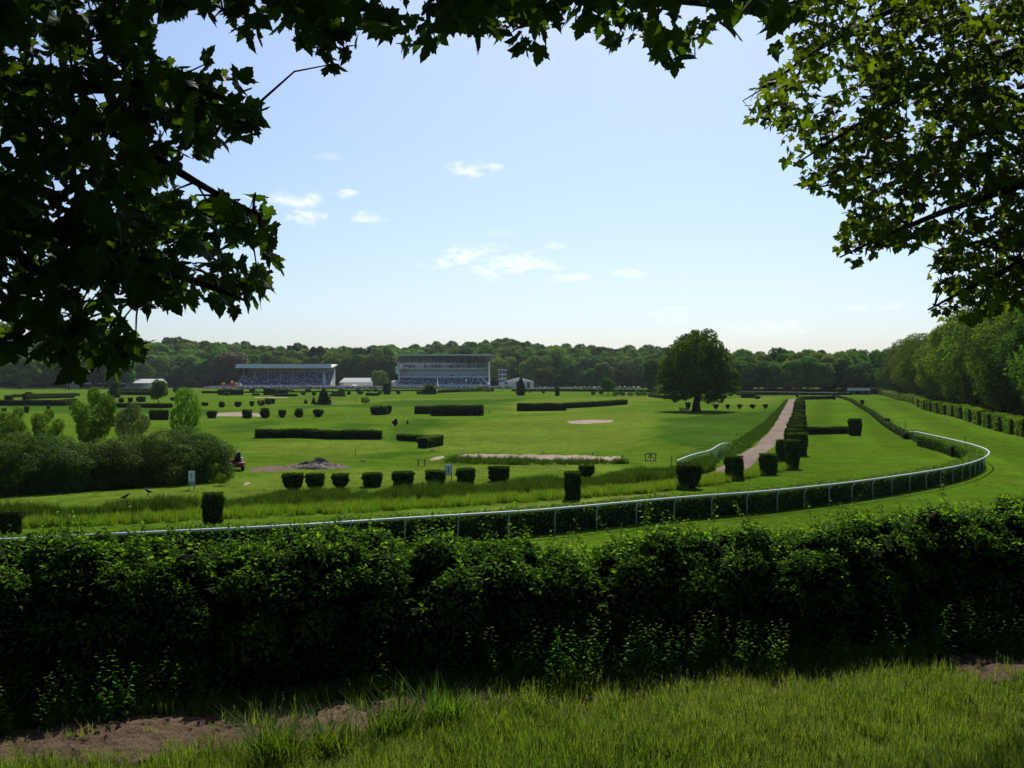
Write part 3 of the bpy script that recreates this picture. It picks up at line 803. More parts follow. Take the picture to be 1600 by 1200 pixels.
def wood_stuff():
    """the wooded hill that reads as one mass"""
    P = []; S = []; r = np.random.default_rng(77)
    sky_x = [-300, 0, 120, 280, 400, 550, 680, 800, 900, 1000, 1060, 1200, 1270, 1340, 1420, 1700]
    sky_y = [526, 528, 533, 532, 539, 545, 540, 531, 542, 542, 547, 554, 550, 543, 543, 543]
    def top(px): return np.interp(px, sky_x, sky_y)
    for d0 in np.arange(770, 1000, 16):
        for px in np.arange(-420, 1500, 13.5 * 770 / d0):
            p = px + r.uniform(-6, 6); d = d0 + r.uniform(-7, 7)
            if p > 1120 and d > 830: continue
            x = (p - CX) / FPX * d; z = hz(x, d)
            ztop = EYE + (HY - top(p) - r.uniform(-5.0, 3.0)) / FPX * d
            h = min(ztop - z, r.uniform(15, 26))
            if h < 6: continue
            P.append((x, d, z)); S.append(h)
    for d0 in np.arange(468, 640, 15):         # the wood beyond the far turn
        for px in np.arange(1040, 1480, 20 * 460 / d0):
            p = px + r.uniform(-8, 8); d = d0 + r.uniform(-6, 6)
            x = (p - CX) / FPX * d; z = hz(x, d)
            ztop = EYE + (HY - top(p) - r.uniform(-5, 2.5)) / FPX * d
            P.append((x, d, z)); S.append(min(ztop - z, r.uniform(15, 20)))
    for k in range(420):                       # behind the trees along the right side of the course
        d = r.uniform(90, 480); x = 72 + (d - 134) * .31 + 26 + r.uniform(0, 70)
        P.append((x, d, hz(x, d))); S.append(r.uniform(15, 21))
    for k in range(160):                       # left edge of the course
        d = r.uniform(640, 770); x = (r.uniform(-330, 215) - CX) / FPX * d
        P.append((x, d, hz(x, d))); S.append(r.uniform(16, 22))
    for k in range(70):                        # unseen trees added behind the camera to block sky light
        d = r.uniform(-55, -9); x = r.uniform(-48, 48)
        P.append((x, d, hz(x, d))); S.append(r.uniform(13, 18))
    S = np.array(S)
    sc = np.stack([S * r.uniform(.9, 1.25, len(S)), S * r.uniform(.9, 1.25, len(S)), S], 1)
    scatter('far_wood', np.array(P), r.uniform(0, 6.28, len(P)), sc, [t[0] for t in TREE], r.integers(0, 5, len(P)),
            'dense deciduous wood covering the far hillside and edges of the course', 'wood')
wood_stuff()

def place_tree(name, label, px, d, ytop, k, wide=1.0, crown=None, trunk=None, group=None, cat='tree', rz=None, x=None, h=None, z=None):
    p = at(px, d) if x is None else Vector((x, d, hz(x, d)))
    hh = h or (EYE + (HY - ytop) / FPX * d - p.z)
    t = thing(name, label, cat, p, random.uniform(0, 6.28) if rz is None else rz, group, (hh * wide, hh * wide, hh))
    ob('trunk', trunk or TREE_T[k], t); ob('crown', crown or TREE[k][0], t)
    return t

# trees that can be told apart along the far edge, named by what they stand behind or beside
def far_row(x0, x1, n, d, yt, where, jit=10, wide=(.95, 1.25), dj=12):
    for i in range(n):
        px = x0 + (x1 - x0) * (i + .5) / n + random.uniform(-jit, jit) * .5
        place_tree('broadleaf_tree', '%s broadleaf tree from the left %s' % (ORD[i], where), px, d + random.uniform(-dj, dj), yt + random.uniform(-5, 5), i % 5,
                   random.uniform(*wide), group='trees along the far edge of the course')
far_row(-60, 205, 7, 628, 556, 'at the dark wood edge behind the left lawn')
far_row(205, 352, 5, 742, 553, 'behind the white marquee and parked cars', wide=(1.0, 1.4))
far_row(385, 528, 5, 748, 558, 'behind the long low grandstand', wide=(1.0, 1.3))
far_row(530, 618, 4, 742, 552, 'between the two grandstands', wide=(.9, 1.2))
far_row(625, 770, 5, 752, 547, 'behind the tall grandstand', wide=(1.0, 1.3))
far_row(775, 850, 3, 742, 556, 'behind the judges tower', wide=(1.0, 1.3))
far_row(842, 1045, 7, 655, 569, 'above the cars parked under the wood', jit=12, wide=(.95, 1.2))
far_row(1145, 1350, 8, 452, 562, 'behind the far turn of the track', wide=(.95, 1.3), dj=5)
CHEST = crown_mesh('crown', M['chestnut_leaf'], 171, 5200, .052, lobes=26, H=1.0, W=.55, base=.06)
place_tree('chestnut_tree', 'brownish round chestnut tree in blossom left of the long low grandstand', 357, 705, 549, 0, 1.15, CHEST[0])
place_tree('broadleaf_tree', 'bright green bushy tree standing between the white tent and the tall grandstand', 594, 672, 577, 2, .95, group='trees along the far edge of the course')
for i, (px, yt, kk) in enumerate([(397, 541, 0), (452, 541, 0), (464, 540, 1), (487, 542, 1), (500, 541, 1), (577, 545, 0)]):
    place_tree('pine_tree', '%s dark pine from the left poking above the wooded skyline' % ORD[i], px, 805, yt, 0, .75, PINE[kk], PINE_T, 'dark pines on the skyline')
# ------------------------------------------------------------------ wood edge along the right side of the course
SIDE = [crown_mesh('crown', M['side_leaf'], 140 + i, 26000, .020, lobes=40, jit=.55, H=1.0, W=w, base=-.14, ragged=.6) for i, w in enumerate([.46, .42, .50])]
SIDE_T = [trunk_mesh('trunk', 1.0, .02, SIDE[i][1], 340 + i) for i in range(3)]
def side_x(d): return 68 + (d - 134) * .305
for i, d in enumerate([104, 117, 131, 144, 158, 171, 185, 199, 214, 230, 247, 265, 284, 304, 325, 348, 372, 398, 424]):
    x = side_x(d) + random.uniform(9, 14)
    place_tree('broadleaf_tree', '%s tree back along the wood edge behind the serrated hedge' % ORD[i], 0, d, 0, i % 3, random.uniform(.95, 1.2),
               SIDE[i % 3][0], SIDE_T[i % 3], 'trees along the right wood edge', x=x, h=random.uniform(18.5, 24.5) + (2.5 if d < 260 else 0))

# serrated clipped hedge: one block after another
d = 112.0; i = 0
while d < 330 and i < 30:
    L = 3.6 + (d - 112) * .028
    j = .28 if i % 2 else -.2
    a = Vector((side_x(d) + j, d, 0)); b = Vector((side_x(d + L * .99) + j, d + L * .99, 0))
    hedge('clipped_hedge_block', '%s block back of the serrated green hedge along the right wood edge' % ORD[i], [a, b], 2.2, 2.2 + random.uniform(-.12, .12), .26, 55, 500 + i, batter=0.0, round_=.04, core='hedge_core',
          group='blocks of the serrated hedge', mat='limehedge', rough=.03)
    d += L; i += 1
hedge('clipped_hedge', 'far low end of the green hedge running into the distant wood edge', [Vector((side_x(d + 3), d + 3, 0)), Vector((side_x(440), 440, 0))], 1.7, 2.0, .5, 12, 560, mat='hornbeam')

# ------------------------------------------------------------------ clipped bushes
BUSH = {}
def bush(label, px, ytop, ybot, wpx, shape='goblet', near=False, group=None, mat='yew', name='clipped_bush', yb=None, cat='bush', w=None):
    p = G(px, ybot)
    d = p.y; wd = w or wpx / FPX * d; h = (ybot - ytop) / FPX * d
    q = max(.25, round(h / wd * 4) / 4); seed = random.randrange(4)
    key = (shape, q, near, seed, mat)
    if key not in BUSH:
        n, lf = (2600, .075) if near else (520, .15)
        BUSH[key] = bush_mesh('foliage', shape, 700 + len(BUSH), n, lf, q, mat)
    t = thing(name, label, cat, p, random.choice([0, 1.57, 3.14, 4.71]) + random.uniform(-.15, .15), group, (wd * random.uniform(.94, 1.06), wd * random.uniform(.94, 1.06), h / q))
    t.rotation_euler.x = random.uniform(-.035, .035); t.rotation_euler.y = random.uniform(-.035, .035)
    ob('foliage', BUSH[key], t)
    if shape in ('goblet', 'bowl', 'ball'):
        if 'stem' not in BUSH: BUSH['stem'] = MB().tube([(0, 0, -.08), (0, 0, .35)], [.07, .05], 7).mesh('stem', M['bark'], True)
        ob('stem', BUSH['stem'], t)
    return t

# along the near strip, left to right
for px, yt, yb, w, sh, lb in [
    (17, 797, 835, 31, 'column', 'dark clipped column bush at the picture\'s left end of the rough grass'),
    (332, 770, 819, 31, 'column', 'dark clipped column bush standing alone before the rough grass below the willows'),
    (895, 737, 780, 28, 'column', 'dark clipped column bush midway along the strip, nearest the small round bush'),
    (1077, 724, 763, 37, 'goblet', 'broad dark clipped bush tapering to its foot below the short white rail'),
    (1148, 713, 749, 29, 'column', 'dark clipped bush standing before the foot of the sand track'),
    (1201, 709, 741, 29, 'box', 'squat dark clipped bush between the sand track and the tall column pair'),
    (1223, 687, 726, 21, 'column', 'left one of the tall dark column pair beside the track'),
    (1238, 687, 732, 22, 'column', 'right and nearer one of the tall dark column pair beside the track')]:
    bush(lb, px, yt, yb, w, sh, True, 'clipped bushes along the near strip')
bush('small round clipped bush just behind the midway column bush', 917, 727, 746, 25, 'goblet', True)
for i, (px, yt, yb, w, sh) in enumerate([(458, 740, 766, 31, 'goblet'), (492.5, 740, 766, 28, 'goblet'), (532, 740.5, 763, 28, 'goblet'), (582, 739, 760, 29, 'box'), (630, 737, 759.5, 33, 'box'),
                                         (680, 735, 758, 33, 'box'), (728, 732, 756.5, 30, 'box'), (779.5, 729, 752, 32, 'box')]):
    bush('%s from the left of the eight dark tubby clipped bushes in a row' % ORD[i], px, yt, yb, w, sh, True, 'row of eight tubby bushes')
for i, (px, yt, yb, w, sh) in enumerate([(331, 643, 653.5, 14, 'box'), (386, 641, 653.5, 15, 'box'), (414, 638, 653, 15, 'ball'), (441, 641, 652.5, 11, 'goblet'), (467, 639, 652, 13.5, 'ball'), (497, 640, 651.5, 15, 'goblet')]):
    bush('%s from the left of the six clipped shapes around the far sand bunker' % ORD[i], px, yt, yb, w, sh, False, 'clipped shapes by the sand bunker')
for i, (px, yt, yb, w, sh) in enumerate([(320, 629, 634, 9, 'box'), (346.5, 628, 636.5, 9, 'ball'), (372, 628, 635.8, 10.5, 'goblet'), (393.5, 627, 634.8, 7.5, 'goblet'), (408, 626, 634, 11, 'goblet'), (418.5, 622.5, 632, 10.5, 'ball'), (426, 623, 631, 7, 'box')]):
    bush('%s from the left of the seven small clipped bushes beyond the sand bunker' % ORD[i], px, yt, yb, w, sh, False, 'small clipped bushes beyond the bunker')
for i, px in enumerate([1118.5, 1137, 1155.5, 1175.5, 1196]):
    bush('%s from the left of the five bowl-shaped bushes right of the great tree' % ORD[i], px, 632, 639.3 - i * .25, (8.5, 7, 7.5, 9, 8)[i], 'bowl', False, 'bowl-shaped bushes by the great tree')
bush('dark bush beside the trunk of the great tree', 1075, 629, 640.5, 9, 'bowl')
bush('block-shaped wide clipped bush, nearer of the pair before the rough mounds', 591.5, 636, 647.8, 24, 'box', w=None)
bush('ragged bush half hidden behind the wide block bush', 607, 634, 646.5, 11, 'goblet')
# big far topiary
bush('tall dark pointed cone of topiary before the white marquee by the tower', 814, 589, 617.5, 15, 'cone', True, name='topiary_cone', cat='topiary')
bush('dark clipped barrel of topiary out on the lawn right of the pointed cone', 871, 605.5, 618.5, 7.5, 'column', name='topiary_column', cat='topiary')
bush('tall dark clipped pillar of topiary left of the tall grandstand', 604.5, 599, 616.3, 12.5, 'column', True, name='topiary_column', cat='topiary')
bush('broad dark dome of topiary before the tall grandstand', 671, 602, 616.2, 23, 'dome', True, name='topiary_dome', cat='topiary')
bush('dark witch-hat cone of topiary below the hanging leaves on the left', 178, 597, 621.3, 21, 'hat', True, name='topiary_cone', cat='topiary')
FAR = [(622.5, 611, 616.2, 6), (655.5, 612, 616, 9), (563, 612, 616.6, 9), (545, 612, 616.8, 6), (593, 611, 616, 8), (587, 608, 612, 7), (560, 608.5, 612, 8), (534, 608.5, 612, 9),
       (474, 612.5, 617, 8), (481, 608, 613, 8), (490.5, 613, 618, 6), (454, 609, 613, 9), (394, 607.5, 614, 8), (828, 610.5, 613.4, 4), (849, 610.5, 614.6, 5), (927, 612.5, 617, 6.5), (939, 612.5, 616, 6),
       (1183, 619, 623.4, 9.5), (1185, 619.5, 622, 4.5), (1246, 616, 621, 5), (274, 606, 613, 7), (354, 613.3, 618, 9), (271, 621, 626, 9), (203.5, 621.5, 628.5, 7), (220, 620.5, 628, 13), (189.5, 622, 628.5, 9),
       (173.5, 622.5, 628, 7.5), (118, 624.5, 629, 5), (45, 613, 620, 9), (38.5, 615.5, 625.5, 7), (13.5, 618, 626.5, 12), (41.5, 635, 645, 7.5), (75.5, 635, 643, 5.5), (6, 638, 645, 8), (113, 633, 640, 8), (575.5, 609, 612, 5)]
near_what = lambda x: ('below the hanging leaves' if x < 205 else 'near the parked cars' if x < 400 else 'before the long low grandstand' if x < 525 else 'before the crowd between the grandstands' if x < 660 else
                       'on the lawn before the marquee' if x < 880 else 'on the lawn left of the great tree' if x < 1000 else 'between the great tree and the sand track')
cnt = {}
for px, yt, yb, w in sorted(FAR):
    k = near_what(px); cnt[k] = cnt.get(k, 0) + 1
    bush('%s from left of small far clipped bushes %s' % (ORD[cnt[k] - 1], k), px, yt, yb, w, random.choice(['box', 'goblet', 'box', 'ball']), False, 'small far clipped bushes')

# columns in a row up the right side of the sand track
p0, p1 = G(1247, 712), G(1252.5, 626)
ds = [p0.y + t for t in (0, 8, 16.5, 25.5, 35, 45, 56, 68, 81, 95, 110, 126, 143, 161, 180)]
for i, d in enumerate(ds):
    f = (d - p0.y) / (p1.y - p0.y); x = p0.x + (p1.x - p0.x) * f - .0 - (0.55 if i % 2 else 0)
    z = hz(x, d); u = CX + x / d * FPX; yb = HY + (EYE - z) / d * FPX
    bush('%s dark column back in the row that follows the sand track' % ORD[i], u, yb - 2.15 / d * FPX, yb, 1.75 / d * FPX, 'column', i < 6, 'row of columns beside the sand track')
bush('dark clipped column ending the low hedge that crosses the race track', 1336, 654, 680.5, 19, 'column', True)
bush('far clipped column ending the second low hedge across the race track', 1303, 617.5, 624.3, 6, 'column')

# ------------------------------------------------------------------ clipped hedges on the golf course
def H(label, pp, w, h, leaf=.2, dens=60, seed=1, **k): return hedge('clipped_hedge', label, GP(pp), w, h, leaf, dens, seed, **k)
H('long dark clipped hedge across the left fairway', [(399, 684.5), (470, 683.5), (520, 686), (596, 686.3)], 1.5, 1.02, .17, 80, 21)
H('dark clipped hedge running towards the lit hedge at the corner of the big fairway', [(624, 688), (655, 690), (676, 691.5)], 1.0, .72, .16, 80, 22)
H('short sunlit clipped hedge turned towards the great tree at the corner of the big fairway', [(660, 700.5), (686, 695.5)], 1.1, 1.12, .14, 110, 23, mat='hornbeam')
H('broad dark clipped hedge block in the middle of the course', [(675, 649.5), (754, 649.3)], 2.6, 2.0, .25, 45, 24)
H('lower hedge behind the left end of the broad dark hedge block', [(650, 646.5), (680, 646.8)], 1.8, 1.55, .25, 45, 25)
H('long dark clipped hedge beside the upper fairway', [(812, 642.5), (881, 641.5)], 2.2, 1.7, .25, 45, 26)
H('thinner hedge continuing the long dark hedge towards the great tree', [(884, 638), (930, 635.5), (977, 632)], 1.5, 1.35, .25, 45, 27)
H('low dark hedge left of the great tree', [(1016, 620), (1050, 624), (1075, 624)], 1.5, .9, .3, 30, 28)
H('dark curved hedge across the left lawn', [(-60, 633), (0, 634), (50, 633.5), (100, 634), (114, 631)], 2.2, 1.45, .28, 35, 29)
H('second dark hedge behind the curved hedge on the left lawn', [(42, 624), (75, 622.5), (114, 621.5)], 1.8, 1.0, .3, 30, 30)
H('thin far hedge at the back of the left lawn', [(20, 621), (60, 619.5), (124, 618.5)], 1.6, 1.0, .35, 24, 31)
H('dark block hedge between the willow saplings', [(234, 656), (262, 656)], 1.6, 1.75, .22, 50, 32)
H('low dark hedge behind the dark block hedge between the saplings', [(178, 636.5), (225, 637), (266, 637.5)], 1.6, 1.1, .25, 40, 33)
H('far hedge left of the block of dark hedge near the cars', [(170, 617), (232, 617.5)], 1.8, 1.5, .35, 24, 34)
H('thin far hedge below the white marquee', [(188, 611), (232, 611.5)], 1.6, 1.2, .4, 18, 35)
H('dark block hedge just below the parked cars', [(341, 617), (380, 617)], 2.5, 2.2, .35, 24, 36)
H('low dark hedge running into the block below the parked cars', [(316, 614.5), (341, 614.5)], 1.6, 1.0, .35, 24, 37)
H('dark block hedge below the middle of the long low grandstand', [(413.5, 617), (430, 617.2)], 2.2, 2.6, .35, 24, 38)
H('dark hedge joined to the block below the long low grandstand', [(430, 615.8), (448, 615.5)], 1.8, 1.9, .35, 24, 39)
H('low trimmed hedge in front of the block below the long low grandstand', [(429, 619.3), (463, 619.5)], 1.4, .9, .3, 28, 40)
H('tiny low hedge left of the low trimmed hedge', [(394, 618), (405, 618)], 1.4, .7, .35, 24, 41)
H('dark hedge right of the spreading conifer', [(520, 616), (537, 616)], 1.8, 1.3, .35, 24, 42)
H('low hedge in front of the dark hedge right of the spreading conifer', [(517, 619.3), (538, 619.4)], 1.3, .9, .35, 24, 43)
H('low flat hedge left of the tall topiary pillar', [(573.5, 618.2), (590.5, 618.5)], 1.3, 1.0, .35, 24, 44)
H('long low far hedge running below the long low grandstand', [(380, 614), (470, 613), (520, 613)], 1.4, .55, .4, 18, 45)
H('long low far hedge running below the crowd between the grandstands', [(540, 611.5), (600, 611.5), (660, 611)], 1.4, .6, .4, 18, 46)
H('far hedge below the tall grandstand and its flags', [(686, 613.8), (720, 612.5), (750, 611.5), (770, 611.5)], 1.6, 1.3, .4, 18, 47)
H('dark hedge before the marquee and parked cars', [(800, 611.5), (870, 611.5), (940, 612), (1020, 613)], 1.6, 1.1, .45, 16, 48)
H('dark hedge at the near side of the far turn', [(1160, 621.8), (1180, 621.6)], 1.8, 1.7, .35, 24, 49)
H('long far hedge along the distant turn', [(1150, 617), (1200, 617.2), (1250, 617.3), (1330, 617.5)], 1.6, 1.1, .4, 18, 50)
H('low hedge jump crossing the race track', [(1257, 679), (1323, 677.5)], 1.4, .95, .16, 90, 51)
H('second far low hedge jump crossing the race track', [(1254, 624.5), (1300, 623.5)], 1.4, 1.1, .3, 30, 52)
H('thin low hedge dividing the two race tracks', [(1418, 686.5), (1404, 678), (1386, 667), (1366, 651), (1350, 640), (1334, 630), (1318, 623), (1308, 621)], .8, .75, .2, 22, 53)
H('wide sunlit hedge inside the bend of the white rail', [(1424, 685), (1450, 694), (1478, 706), (1497, 714)], 1.3, 1.02, .12, 130, 54, mat='hornbeam')
for i, (px, py) in enumerate([(1347, 630), (1386, 662), (1392, 668)]):
    bush('%s straggly tuft sprouting from the thin low hedge between the tracks' % ORD[i], px, py - (5, 9, 5)[i], py + 2, (6, 9, 6)[i], 'goblet', False, 'tufts on the thin low hedge', 'hornbeam', 'hedge_tuft')

# conifers and loose shrubs
def small_tree(name, label, px, ytop, ybot, wpx, crown, trunk, group=None, cat='tree', asp=None):
    p = G(px, ybot); h = (ybot - ytop) / FPX * p.y; w = wpx / FPX * p.y
    t = thing(name, label, cat, p, random.uniform(0, 6.28), group, (w, w, h))
    ob('trunk', trunk, t); ob('crown', crown, t); return t
CON = cone_crown('crown', M['pine_leaf'], 151, 1800, .10, 1.0, .5, .02, .7, 5)
small_tree('spreading_conifer', 'dark spreading conifer on the lawn below the long low grandstand', 506, 606, 632.5, 24, CON, PINE_T)
small_tree('small_conifer', 'tiny pointed conifer leftmost of the two beside the spreading conifer', 477.5, 623.5, 631, 7, CON, PINE_T)
small_tree('small_conifer', 'small pointed conifer close beside the spreading conifer', 490, 620, 631.5, 8, CON, PINE_T)
SMC = crown_mesh('crown', M['sapling_leaf'], 161, 6500, .034, lobes=26, H=1.0, W=.47, base=.02, ragged=1.3, jit=.8)
SMT = trunk_mesh('trunk', 1.0, .02, SMC[1], 361)
SMD = crown_mesh('crown', M['oak_leaf'], 162, 5000, .045, lobes=22, H=1.0, W=.46, base=.16, ragged=.7, jit=.7)
BIR = crown_mesh('crown', M['sapling_leaf'], 163, 5200, .030, lobes=34, H=1.0, W=.44, base=.0, ragged=1.2, jit=.9)
GRY = crown_mesh('crown', M['grey_leaf'], 164, 7500, .026, lobes=24, H=1.0, W=.48, base=.0, ragged=.8, jit=.9)
RED = crown_mesh('crown', M['purple_leaf'], 165, 700, .12, lobes=9, H=1.0, W=.46, base=.2, ragged=.9)
small_tree('round_tree', 'dark round-headed little tree left of the parked cars', 247.5, 590, 633, 34, SMD[0], SMT)
small_tree('round_tree', 'rounded dark green tree on the far lawn left of the great tree', 950, 587, 618, 26, SMD[0], SMT)
small_tree('purple_sapling', 'purple-leaved sapling in the rough beside the big fairway', 617.5, 654, 669, 11, RED[0], SMT)
small_tree('purple_sapling', 'tiny dark sapling right of the purple one in the rough', 636.5, 656.5, 665, 5, RED[0], SMT)
small_tree('loose_bush', 'loose leafy bush on the far rough left of the tall topiary pillar', 571, 619.5, 631, 17, SMC[0], SMT, cat='bush')
small_tree('loose_bush', 'pale rounded bush at the far turn right of the great tree', 1155, 610, 619.5, 11, GRY[0], SMT, cat='bush')
small_tree('loose_bush', 'darker bush at the far turn next to the pale rounded bush', 1141, 613, 620.5, 11, SMD[0], SMT, cat='bush')
for i, px in enumerate([962, 972, 985, 997, 1006, 1018]):
    small_tree('loose_bush', '%s from the left of the loose bushes before the wood left of the great tree' % ORD[i], px, 610 + (i % 3), 619.5, 13, (SMC, SMD, GRY)[i % 3][0], SMT, 'loose bushes left of the great tree', 'bush')
for i, px in enumerate([724, 738, 749, 762]):
    small_tree('loose_bush', '%s from the left of the bright bushes under the tall grandstand' % ORD[i], px, (607, 605, 602, 606)[i], 613, (14, 15, 18, 14)[i], SMC[0], SMT, 'bright bushes under the tall grandstand', 'bush')
small_tree('small_sapling', 'young leafy sapling at the right foot of the willows', 345, 738, 759, 20, SMC[0], SMT)

# saplings and willows on the left
small_tree('young_tree', 'bright green young tree rising above the willow thicket', 145, 601, 706, 72, SMC[0], SMT)
small_tree('young_tree', 'low bushy young tree at the picture\'s left edge above the willows', 18, 633, 706, 60, SMC[0], SMT)
small_tree('young_tree', 'small bushy young tree between the edge tree and the tall bright one', 75, 636, 706, 56, SMC[0], SMT)
small_tree('birch_tree', 'slender loose birch above the willow thicket near the parked cars', 290, 590, 704, 56, BIR[0], SMT)
small_tree('grey_shrub', 'pale grey-green shrub between the bright young tree and the birch', 206, 628, 704, 62, GRY[0], SMT, cat='shrub')
WIL = [crown_mesh('crown', M['willow_leaf'], 180 + i, 36000, .022, lobes=80, H=1.0, W=.60, base=-.55, ragged=.4, up=.3, jit=.85) for i in range(2)]
WILT = [trunk_mesh('trunk', 1.0, .014, WIL[i][1], 380 + i, top=.5, limbs=14) for i in range(2)]
for i, (px, yt, yb, w, lb) in enumerate([
    (-70, 668, 788, 150, 'willow shrub cut by the left picture edge'), (0, 674, 784, 130, 'second willow shrub in from the left edge of the thicket'), (62, 676, 780, 130, 'third willow shrub in from the left edge of the thicket'),
    (112, 680, 777, 125, 'middle willow shrub below the bright young tree'), (160, 684, 774, 120, 'willow shrub between the bright young tree and the grey shrub'), (206, 680, 771, 120, 'willow shrub below the pale grey-green shrub'),
    (256, 668, 768, 125, 'willow shrub below the slender birch'), (308, 664, 763, 108, 'rightmost rounded willow shrub beside the red mower')]):
    small_tree('willow_shrub', lb, px, yt, yb - 14, w * 1.02, WIL[i % 2][0], WILT[i % 2], 'willow thicket', 'shrub')

# ------------------------------------------------------------------ the great solitary tree
_lob = [(-.12, .85, .13), (.07, .87, .12), (.22, .79, .12), (-.27, .74, .13), (-.37, .60, .13), (.37, .61, .12), (0, .70, .19), (-.15, .55, .2), (.18, .55, .19), (-.43, .43, .10), (.43, .45, .11), (-.31, .31, .13), (.31, .33, .13),
        (0, .42, .2), (-.19, .25, .10), (.2, .23, .10), (.45, .30, .085), (-.43, .27, .08), (.32, .17, .07), (-.26, .16, .07), (-.38, .18, .06), (.14, .17, .06), (-.1, .2, .07), (.0, .31, .14), (-.2, .68, .16), (.2, .68, .15), (-.05, .93, .06), (.32, .72, .08), (-.34, .5, .12), (.30, .47, .14), (.5, .40, .05)]
_r = np.random.default_rng(6); _C = []; _R = []
for _x, _z, _q in _lob:
    for _k in range(3):
        _y = (_k - 1) * math.sqrt(max(.0, .2 - _x * _x)) * .75 + _r.uniform(-.05, .05)
        _C.append((_x * (1 - .25 * abs(_k - 1)) + _r.uniform(-.02, .02), _y, _z + _r.uniform(-.03, .03))); _R.append(_q * _r.uniform(.58, .95))
OAK = crown_mesh('crown', M['oak_leaf'], 191, 23000, .025, given=(np.array(_C), np.array(_R)), H=1.0, W=.5, base=.12, jit=.5)
p = G(1088, 642.5); h = 129.5 / FPX * p.y
t = thing('great_tree', 'great broad solitary tree standing on the open course', 'tree', p, 0.0, None, (h, h, h))
ob('trunk', trunk_mesh('trunk', 1.0, .042, OAK[1], 391, top=.5, limbs=34), t); ob('crown', OAK[0], t)

# ------------------------------------------------------------------ white running rail and the hedge behind it
def rail(name, label, pp, hr, r=.07, step=2.45, post_r=.035, arm=.35, side=1, lean=0.0):
    """running rail: tube on cranked posts; pp are photograph pixels of the rail top"""
    W = []
    for px, py in pp:
        dd = (EYE - hr) / (py - HY) * FPX
        for _ in range(4): dd = (EYE - hr - hz((px - CX) / FPX * dd, dd)) / (py - HY) * FPX
        W.append(Vector(((px - CX) / FPX * dd, dd, hr + hz((px - CX) / FPX * dd, dd))))
    # smooth the line once
    for _ in range(2):
        W = [W[0]] + [q for a, b in zip(W, W[1:]) for q in (a.lerp(b, .25), a.lerp(b, .75))] + [W[-1]]
    base = Vector((W[0].x, W[0].y, hz(W[0].x, W[0].y)))
    t = thing(name, label, 'rail', base)
    MB().tube([w - base for w in W], r, 10, True, 1.0).build('rail_tube', M['white'], t, smooth=True)
    acc = step * .5; post = None; nj = 0; ring = MB().tube([(-.05, 0, 0), (.05, 0, 0)], r * 1.16, 10).mesh('joint', M['sign_white'], True)
    for a, b in zip(W, W[1:]):
        L = (b - a).length
        while acc < L:
            q = a.lerp(b, acc / L); tg = (b - a).normalized(); nm = Vector((tg.y, -tg.x, 0)).normalized() * side
            f = q + nm * arm; zf = hz(f.x, f.y)
            if post is None:
                Hh = q.z - zf
                post = MB().tube([(0, 0, -.05), (0, 0, Hh * .72), (0, -arm * .45, Hh * .9), (0, -arm, Hh - r * .6)], [post_r, post_r, post_r * .9, post_r * .85], 7).mesh('post', M['steel'], True)
            ob('post', post, t, Vector((f.x, f.y, zf)) - base, (0, 0, math.atan2(nm.y, nm.x) - math.pi / 2))
            if nj % 2 == 0: ob('joint', ring, t, q - base, (0, -math.asin(max(-1, min(1, tg.z))), math.atan2(tg.y, tg.x)))
            nj += 1; acc += step
        acc -= L
    return W
RW = rail('running_rail', 'long white running rail sweeping across the course and round the bend', [(-140, 850), (0, 843.5), (150, 836), (300, 829), (450, 822), (600, 812), (750, 803), (850, 797), (1000, 783), (1100, 774.5), (1180, 769.5), (1300, 757.5), (1400, 744.5),
     (1480, 732), (1520, 723), (1540, 714.5), (1547, 708), (1543, 702.5), (1525, 696), (1500, 689.5), (1480, 685), (1450, 678.5), (1430, 674), (1420, 675)], 1.2, .056, side=-1, arm=.3)
rail('short_rail', 'short white rail climbing beside the foot of the sand track', [(1057, 720.5), (1075, 713), (1090, 708.5), (1109, 704.5), (1119, 698), (1129, 692.5), (1139, 693)], 1.1, .06, 2.0, side=1, arm=.25)
rail('far_rail', 'thin white rail along the distant turn before the wood', [(1158, 613.6), (1200, 614.0), (1250, 614.6), (1310, 614.6)], 1.3, .05, 9, .04, side=1)
k = [i for i, w in enumerate(RW) if w.x < 38.6 and w.y < 90]
i1 = max(range(len(RW)), key=lambda i: RW[i].x)
pts = []
for i in range(0, i1 - 3):
    tg = (RW[i + 1] - RW[max(i - 1, 0)]).normalized(); nm = Vector((-tg.y, tg.x, 0))
    q = RW[i] + nm * .95; pts.append(Vector((q.x, q.y, 0)))
hedge('rail_hedge', 'long dark clipped hedge just behind the white running rail', pts, 1.0, 1.16, .115, 150, 61, mat='hornbeam', rough=.05)
# ------------------------------------------------------------------ grandstands, tower, tents (700 m away)
def crowd_protos():
    out = []
    for i, (top, leg) in enumerate([((.62, .64, .68), (.05, .06, .1)), ((.08, .12, .28), (.04, .04, .06)), ((.8, .78, .75), (.1, .12, .2)), ((.10, .12, .16), (.08, .07, .06)), ((.35, .12, .12), (.05, .05, .09)), ((.18, .28, .45), (.03, .04, .07))]):
        mb = MB().lathe([(0.001, 0), (.16, .02), (.17, .8), (.22, .95), (.24, 1.3), (.12, 1.5), (.06, 1.52), (.11, 1.6), (.11, 1.72), (.001, 1.8)], 7)
        me = mb.mesh('person', None)
        for m_ in (solid('trousers%d' % i, leg, .9), solid('shirt%d' % i, top, .9), solid('skin%d' % i, (.35, .2, .14), .7)): me.materials.append(m_)
        zc = np.array([sum(me.vertices[v].co.z for v in pl.vertices) / len(pl.vertices) for pl in me.polygons])
        me.polygons.foreach_set('material_index', np.where(zc < .85, 0, np.where(zc < 1.5, 1, 2)).astype(np.int32))
        out.append(me)
    return out
CROWD = crowd_protos()

